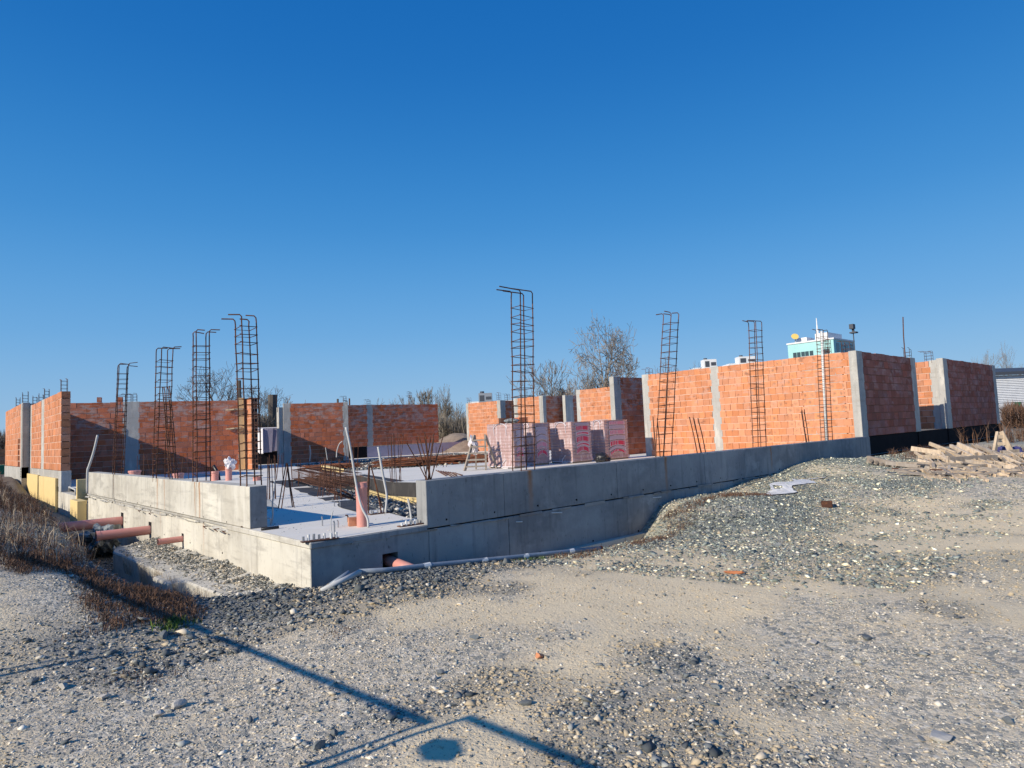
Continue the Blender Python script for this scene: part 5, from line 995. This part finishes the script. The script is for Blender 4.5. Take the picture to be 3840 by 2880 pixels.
for i in range(260):
    y = random.choice((2.55, 2.6, 3.3, 3.4, 1.2, 1.4, 4.4, 5.5))+random.gauss(0, .18); x = -.80-.06*random.random(); a = random.gauss(0, .25); l = random.uniform(.15, .38); z = -.95; q.tube([(x, y, z), (x-.03, y+a*l*.5, z+l*.6), (x-.05, y+a*l, z+l)], .0022, 3, False, random.random())
o = q.build('dry_stalks', M['weed_pale']); o['kind'] = 'stuff'; o['label'] = 'thin dry stalks hanging on the footing edge'
bk_ = [tuple(atd(random.uniform(3320, 3860), random.uniform(17.0, 20))[:2]) for _ in range(300)]; bk_ = [b for b in bk_ if b[1] < .1]; twigs('brushwood', bk_, 5, .26, .004, M['weed'], 'bare brushwood behind the timber heap', .7, .7)
bk_ = region(900, lambda x, y: 1, 22, 60, -6, -1.2); twigs('dry_undergrowth', [p for p in bk_ if (p[0]-22)*-.16-1.3 < p[1]-.0 or p[0] > 30], 10, .9, .01, M['weed'], 'dry brown undergrowth at the right edge', .6, .6)
g1 = [(onz(*zf(1440, 905), -.44)[0]+random.gauss(0, .07), onz(*zf(1440, 905), -.44)[1]+random.gauss(0, .07)) for _ in range(26)]; tg = twigs('grass_tuft', g1, 9, .075, .005, M['grass'], 'green grass tuft in the crushed stone at the left', .8, .4)
for k, (px, py) in enumerate((zf(1280, 1290), zf(1060, 1255), zf(700, 1045), z5b(640, 555))):
    p = onz(px, py, -.45); twigs('grass_sprigs', [(p[0]+random.gauss(0, .12), p[1]+random.gauss(0, .04)) for _ in range(16)], 6, .03, .003, M['weed'], 'tiny dark sprigs in the sandy patch, spot %s' % ('below the double shadow', 'beside it', 'above the double shadow', 'right of the stone heap')[k], .9, .5)
p = onz(*z5b(2130, 100), -.5); twigs('grass_tuft', [(p[0]+random.gauss(0, .16), -.95+random.gauss(0, .05)) for _ in range(30)], 6, .05, .004, M['grass'], 'small green tuft by the grey conduit at the trench edge', .8, .4)

# ------------------------------------------------------------------ bare trees
def tree(px, ytop, D, label, spread=.8, levels=6, trunk=.3, lean=0., seed=1, mt='bark', upright=.35, first=.3, kids=3, wfac=1., tw=.016, wpx=None):
    rnd = random.Random(seed); base = atd(px, D); base[2] = -.1; H = (hor(px)-ytop)*D/F_PX+1.35; Q = [MB(), MB()]
    e = empty('bare_tree', tuple(base), label, 'bare tree', 'leafless trees behind the site')
    def grow(p, d, l, r, lv):
        n = 3 if lv < 3 else 2; pts = [p]; c = np.array(p)
        for i in range(n):
            d = d+np.array([rnd.gauss(0, .13), rnd.gauss(0, .13), rnd.gauss(.03, .08)]); d /= np.linalg.norm(d); c = c+d*l/n; pts.append(c)
        rs = np.linspace(r, r*.62, len(pts)); Q[0 if lv < 2 else 1].tube(pts, list(np.maximum(rs, tw*.45)), 6 if lv < 2 else 3, False, rnd.random())
        if lv >= levels: return
        k = (kids if lv < 4 else 2)+(1 if rnd.random() < .5 else 0)
        for i in range(k):
            f = 1 if i == 0 else rnd.uniform(.35, 1.0); s = pts[-1] if i == 0 else np.array(pts[max(1, min(len(pts)-1, int(round(f*n))))]); a = (rnd.uniform(0, 6.28) if lv > 1 else 2.4*i+lv+rnd.uniform(-.4, .4)+seed); sp = spread*rnd.uniform(.6, 1.15)*(.4 if i == 0 else 1); kk = 1
            u = np.cross(d, [math.cos(a), math.sin(a), .3]); u /= np.linalg.norm(u)+1e-9; nd = d*math.cos(sp)+u*math.sin(sp)+np.array([0, 0, upright*.35]); nd /= np.linalg.norm(nd)
            grow(s, nd, l*(rnd.uniform(.62, .84) if lv > 0 or i else 1.0)*(1.15 if (lv == 1) else 1), r*(.66 if i == 0 else .5), lv+1)
    grow(np.zeros(3), np.array([lean, 0, 1.]), H*first, trunk, 0)
    zmax = max(v[2] for v in Q[1].v)
    k = H/zmax; rx = np.array([v[0]*RW[0]+v[1]*RW[1] for v in Q[1].v]); lo, hi = np.percentile(rx, 2), np.percentile(rx, 98); cx = (lo+hi)/2; half = (wpx*D/F_PX/2) if wpx else (hi-lo)/2*k*wfac; kw = half/((hi-lo)/2)
    for q in Q: q.v = [(v[0]*kw-cx*kw*RW[0]*min(1, v[2]*k/H*2), v[1]*kw-cx*kw*RW[1]*min(1, v[2]*k/H*2), v[2]*k) for v in q.v]
    Q[0].build('trunk', M[mt], e); Q[1].build('crown', M[mt], e); return e
tree(2262, 1165, 62, 'tallest bare tree with pale limbs, behind the wrapped pallets', .95, 7, .42, 0, 5, 'bark', .10, .30, 3, 1, .055, 250)
tree(2085, 1335, 70, 'bare bushy tree just right of the tall centre cage', .62, 6, .18, .1, 8, 'bark', .5, .22, 3, 1.0, .035, 200)
tree(1985, 1375, 72, 'smaller bare tree behind the tall centre cage', .6, 6, .15, 0, 9, 'bark', .5, .24, 2, 1.0, .03, 130)
tree(2165, 1400, 66, 'low spreading dark tree left of the tallest one', .9, 7, .2, -.3, 10, 'bark_dark', .2, .22, 2, 1.3, .03, 190)
tree(2370, 1385, 75, 'low bare tree behind the dark ribbed wall', .8, 6, .15, 0, 14, 'bark', .3, .25, 2, 1.2, .03, 160)
tree(2490, 1338, 80, 'bare rounded tree crossed by the slanting cage', .7, 6, .2, 0, 15, 'twig_red', .4, .25, 3, 1.2, .03, 170)
tree(2590, 1352, 82, 'rightmost reddish tree above the long orange wall', .7, 6, .2, 0, 16, 'twig_red', .4, .25, 3, 1.2, .03, 150)
tree(846, 1352, 46, 'wide bare tree behind the left red brick wall', .8, 7, .17, 0, 17, 'bark_dark', .25, .24, 3, 1.15, .02, 280)
tree(1075, 1480, 60, 'bare shrubby tree above the white sheeting', .7, 6, .12, 0, 18, 'bark', .4, .2, 2, 1.1, .03, 130)
tree(965, 1440, 62, 'bare tree between the wide tree and the cut off trunk', .8, 6, .12, 0, 19, 'bark_dark', .4, .25, 3, 1.1, .025, 170)
tree(1590, 1450, 60, 'pale twiggy shrub tree over the far dark wall', .5, 6, .10, 0, 20, 'brush', .7, .16, 3, 1.0, .025, 90)
tree(1545, 1475, 63, 'pale twiggy shrub tree at the left of the gap', .5, 6, .10, 0, 21, 'brush', .7, .18, 3, 1.0, .025, 80)
tree(1672, 1440, 58, 'tall thin shrub tree in the gap between the dark and orange walls', .5, 6, .12, .1, 22, 'brush', .7, .25, 3, .8, .025, 80)
for i, (px, yt) in enumerate(((1370, 1500), (1430, 1488), (1495, 1490), (1620, 1520), (1715, 1520))): tree(px, yt, 75, 'low distant bare tree, %s along the far dark wall' % ('first from the left', 'second', 'third', 'fourth', 'last')[i], .7, 5, .09, 0, 30+i, 'brush', .5, .25, 3, 1.2, .03, 80)
tree(3785, 1275, 95, 'pale birch like tree above the white shed', .45, 6, .16, 0, 41, 'bark', .5, .4, 3, .9, .035, 75)
tree(3720, 1305, 92, 'round pale tree left of the birch like tree', .6, 6, .14, 0, 42, 'bark', .4, .3, 3, 1.0, .035, 70)
tree(3840, 1350, 99, 'low grey tree at the right edge', .6, 6, .15, 0, 43, 'bark', .4, .25, 3, 1.1, .035, 90)
p = atd(1023, 50); q = MB(); zt = zat(1023, 1480, 50); q.tube([(p[0], p[1], -.2), (p[0], p[1], zt*.6), (p[0]+.05, p[1], zt)], [.33, .3, .36], 9); tag(q.build('tree_stub', M['bark_dark']), 'tall cut off tree trunk above the white sheeting', 'tree trunk')
p = atd(900, 44); q = MB(); zt = zat(897, 1425, 44); q.tube([(p[0], p[1], -.2), (p[0], p[1], zt)], .13, 8); tag(q.build('wooden_post', M['bark_dark']), 'dark wooden post in front of the wide bare tree', 'post')
for i, (px, yt, D) in enumerate(((1270, 1495, 90), (1314, 1493, 90))):
    p = atd(px, D); q = MB(); q.tube([(p[0], p[1], 0), (p[0], p[1], zat(px, yt, D))], .1 if i else .14, 6); 
    if not i:
        for k in range(5): z = 3.6+k*.5; q.bar((p[0]-.5, p[1], z), (p[0]+.5, p[1]+.3, z+.1), .15, .2)
    tag(q.build('distant_mast', M['bark_dark'] if not i else M['rebar_orange']), 'distant dark mast with cross pieces' if not i else 'thin reddish distant mast', 'mast')
# brush masses and banks behind the site
def mass(name, pxa, pxb, Da, Db, h, n, mt, label, l=1.2, w=.018):
    V = []; Fc = []; T = []
    for i in range(n):
        t = random.random(); px = pxa+(pxb-pxa)*t; D = Da+(Db-Da)*random.random(); p = atd(px, D); hh = h*(.55+.45*nf(px*.02, D*.2, 1, 60)); z = random.uniform(0, hh); a = random.uniform(0, 6.28); el = random.uniform(.2, 1.5); ll = l*random.uniform(.4, 1.2); d = np.array([math.cos(a)*math.cos(el), math.sin(a)*math.cos(el), math.sin(el)])*ll; b = len(V); o = np.array([-math.sin(a), math.cos(a), 0])*w
        c = np.array([p[0], p[1], z]); V += [c-o, c+o, c+d]; Fc.append((b, b+1, b+2)); T.append(random.random())
    q = MB(); q.v = [tuple(map(float, v)) for v in V]; q.f = [list(f) for f in Fc]; q.t = T; q.m = [0]*len(Fc); o = q.build(name, mt); o['kind'] = 'stuff'; o['label'] = label; return o
mass('brush', 1640, 1775, 50, 58, 2.6, 9000, M['brush'], 'pale winter brush filling the gap between the far walls', 1.1, .03)
mass('brush', 930, 1070, 48, 56, 3.2, 9000, M['brush'], 'grey winter brush behind the white sheeting', 1.1, .03)
mass('treeline', -60, 60, 100, 120, 4.2, 5000, M['bark_dark'], 'distant grey treeline at the left edge', 2.2, .06)
mass('brush', 3760, 3900, 45, 60, 1.3, 5000, M['weed'], 'brown brush below the white shed', 1.0, .03)
mass('treeline', 60, 3900, 130, 170, 3.4, 14000, M['brush'], 'far low treeline behind the building site', 2.6, .09)
bk = [atd(px, 47) for px in np.linspace(1636, 1790, 10)]; q = MB(); rr_ = [(p[0], p[1]) for p in bk]
vs = []; 
for i, p in enumerate(bk):
    d = (p-CAM)[:2]; d = d/np.linalg.norm(d); zc_ = .75+.55*math.sin(i/9*3.1)+random.uniform(-.06, .06)
    for k, (s, z) in enumerate(((-2.5, -.1), (-.8, zc_*.7), (0, zc_), (1.5, zc_*.9), (4, -.1))): vs.append((p[0]+d[0]*s, p[1]+d[1]*s, z))
q.add(vs, [(i*5+k, (i+1)*5+k, (i+1)*5+k+1, i*5+k+1) for i in range(9) for k in range(4)]); o = q.build('earth_bank', M['earth'], smooth=True); o['kind'] = 'structure'

# ------------------------------------------------------------------ distant buildings
def Bpx(px, X): return hit(px, (X, 0), (0, 1))
X0 = float(CAM[0]+ray(3148, 1500)[0]*150); P_n, P_f = Bpx(3148, X0), Bpx(2974, X0); zt = zat(3148, 1268, 150)
tb = empty('office_block', (X0, float(P_n[1]), 0), 'distant turquoise building with rooftop dish above the orange wall', 'building'); W = float(P_f[1]-P_n[1])
q = MB(); wx_ = 12.; q.box(0, wx_, 0, W, 0, zt); q.build('wall', M['turq'], tb); MB().box(-.2, wx_+.2, -.2, W+.2, zt, zt+.35).build('parapet', M['white'], tb)
for i, px in enumerate((2999, 3014, 3030, 3045, 3062, 3111, 3124)):
    yw = float(Bpx(px, X0)[1]-P_n[1]); e = MB().box(-.06, .05, yw-.42, yw+.42, zt-3.6, zt-2.1).build('window', M['glass_dark'], tb)
for k in range(4): MB().box(1.5+k*2.6, 3.0+k*2.6, -.06, .05, zt-5, zt-.8).build('window', M['glass_dark'], tb)
q = MB(); q.box(1, 9, 1.5, 4.5, zt+.35, zt+1.9); q.box(1, 5, 6.5, 9.0, zt+.35, zt+1.4); q.build('roof_cabin', M['white'], tb)
yd = float(Bpx(3005, X0)[1]-P_n[1]); q = MB(); q.tube([(0, yd, zt+.3), (0, yd, zt+1.7)], .15, 8); q.build('dish_post', M['steel'], tb); q = MB(); q.tube([(-.45, yd-.1, zt+1.6), (-.65, yd-.25, zt+1.75)], [.4, .85], 20); q.build('dish', M['yellow'], tb)
q = MB(); ym = float(Bpx(3070, X0)[1]-P_n[1]); q.tube([(3, ym, zt), (3, ym, zt+3)], .35, 8); q.tube([(3, ym, zt+2.5), (3, ym, zat(3070, 1185, 154))], [.22, .09], 8); q.build('mast', M['white'], tb)
q = MB(); q.tube([(4, -3, 0), (4, -3, zt+1.5)], .12, 6); q.box(3.3, 4.8, -3.8, -2.4, zt+1.2, zt+1.5); q.box(3.1, 4.4, -3.4, -2.5, zt+2.2, zt+3.3); q.box(3.8, 4.3, -3.2, -2.8, zt+1.2, zt+2.6); q.build('loudspeaker', M['roof_dark'], tb)
def roofunit(px0, px1, y0, y1, D, label, mtn='white'):
    p = atd(px0, D); p2 = atd(px1, D); w = float(np.linalg.norm(p2-p)); zt_ = zat(px0, y0, D); e = empty('roof_unit', (float(p[0]), float(p[1]), 0), label, 'roof unit', 'rooftop units on distant buildings'); e.rotation_euler = (0, 0, math.atan2(p2[1]-p[1], p2[0]-p[0]))
    MB().box(-1.5, w+3, .6, 5, 0, zat(px0, y1, D)-.3).build('building_wall', M['white'], e); MB().box(0, w, 0, 2, zat(px0, y1, D)-.6, zt_).build('cabinet', M[mtn], e); MB().box(w*.08, w*.42, -.03, .0, zat(px0, y1, D)-.3, zt_-.3).build('louvre', M['roof_dark'], e); MB().box(w*.55, w*.95, -.03, .0, zat(px0, y1, D)-.1, zt_-.5).build('louvre', M['roof_dark'], e); q = MB(); q.tube([(w*.25, 1, zt_), (w*.25, 1, zt_+.3)], .3, 10); q.build('fan_cowl', M['roof_dark'], e)
roofunit(2655, 2702, 1346, 1368, 110, 'white rooftop unit behind the pillar of the long orange wall'); roofunit(2787, 2850, 1335, 1352, 110, 'boxy rooftop unit behind the third cage of the right wall'); roofunit(1800, 1850, 1474, 1496, 90, 'grey framed rooftop unit above the farthest orange wall', 'steel')
# white shed
Ps = atd(3742, 80); Ds = np.array([math.cos(R(-32)), math.sin(R(-32))]); sh = empty('white_shed', (float(Ps[0]), float(Ps[1]), 0), 'white ribbed shed with dark roof and a small green window, at the right edge', 'shed'); sh.rotation_euler = (0, 0, R(-32))
zr = zat(3750, 1390, 80); MB().box(-2, 26, .0, 10, -.5, zr-.6).build('wall', M['white'], sh)
for k in range(16): z = zr-.75-.21*k; q = MB(); q.add([(-2, -.10, z), (26, -.10, z), (26, -.02, z+.17), (-2, -.02, z+.17), (-2, -.02, z), (26, -.02, z)], [(0, 1, 2, 3), (0, 4, 5, 1)]); q.build('cladding_board', M['white'], sh)
q = MB(); q.add([(-2.3, -.5, zr-.55), (26.3, -.5, zr-.55), (26.3, -.5, zr-.15), (-2.3, -.5, zr-.15), (-2.3, 5, zr+.7), (26.3, 5, zr+.7)], [(0, 1, 2, 3), (3, 2, 5, 4)]); q.build('roof', M['roof_dark'], sh)
sx_ = float(np.linalg.norm(hit(3806, Ps, Ds)-Ps[:2])); e = MB().box(sx_, sx_+.95, -.06, .02, zat(3806, 1527, 84), zat(3806, 1510, 84)).build('window_frame', M['green'], sh)
# stacked crates behind the left wing
for i, (px, yt, yb, lab) in enumerate(((-12, 1656, 1695, 'orange block stack behind the weeds at the left edge, second row'), (9, 1655, 1694, 'orange block stack next to the leftmost brick wall'))):
    p = atd(px, 55); e = empty('block_stack', (float(p[0]), float(p[1]), 0), lab, 'block stack', 'far block stacks'); 
    for k in range(5): MB().box(-.25, .25, -.4, .4, .02+k*.33+.0, .30+k*.33).build('block', M['brick'], e)
p = atd(14, 40); q = MB(); q.box(-2.5, .8, -.5, .5, .0, .55); o = q.build('green_skip', M['green']); o.location = (float(p[0]), float(p[1]), 0); o.rotation_euler = (0, 0, R(40)); tag(o, 'dark green skip at the left edge behind the weeds', 'skip')

# ------------------------------------------------------------------ site fence left of the photographer (its shadow falls across the yard)
kx = 1/math.tan(R(SUN_EL)); H_ = 2.0; ty = math.tan(R(3))
fx = -1.60-H_*kx; fy0 = H_*kx*ty
fe = empty('site_fence', (fx, -1.4+fy0, -.45), 'temporary tube fence panels standing along the left side of the yard', 'fence')
def fence(y0, y1, dx, dx1, h):
    q = MB()
    q.tube([(dx, y0, 0), (dx, y0, h), (dx1, y1, h), (dx1, y1, 0)], .028, 8); q.build('panel_frame', M['steel'], fe)
    q = MB(); q.tube([(dx, y0, .15), (dx1, y1, .15)], .012, 6); q.build('lower_rail', M['steel'], fe)
fence(.05, 13.0, 0, 0, H_); fence(-.05, -2.97, .0, .30, H_); fence(-3.07, -6.0, .50, .72, H_)
MB().box(-.25, .25, -.3, .3, -.02, .12).build('foot_block', M['pillar'], fe); MB().box(-.25, .25, -3.3, -2.75, -.02, .12).build('foot_block', M['pillar'], fe)
q = MB(); q.add([(.5, -3.22, 1.79), (.5, -3.36, 1.76), (.51, -3.46, 1.80), (.5, -3.43, 1.86), (.52, -3.30, 1.885), (.51, -3.19, 1.85)], [(0, 1, 2, 3, 4, 5)]); o = q.build('shadow_plate', M['white'], fe)  # unseen plate added on the fence, outline shaped to cast the blot
sol = o.modifiers.new('thick', 'SOLIDIFY'); sol.thickness = .02
bpy.context.view_layer.update()
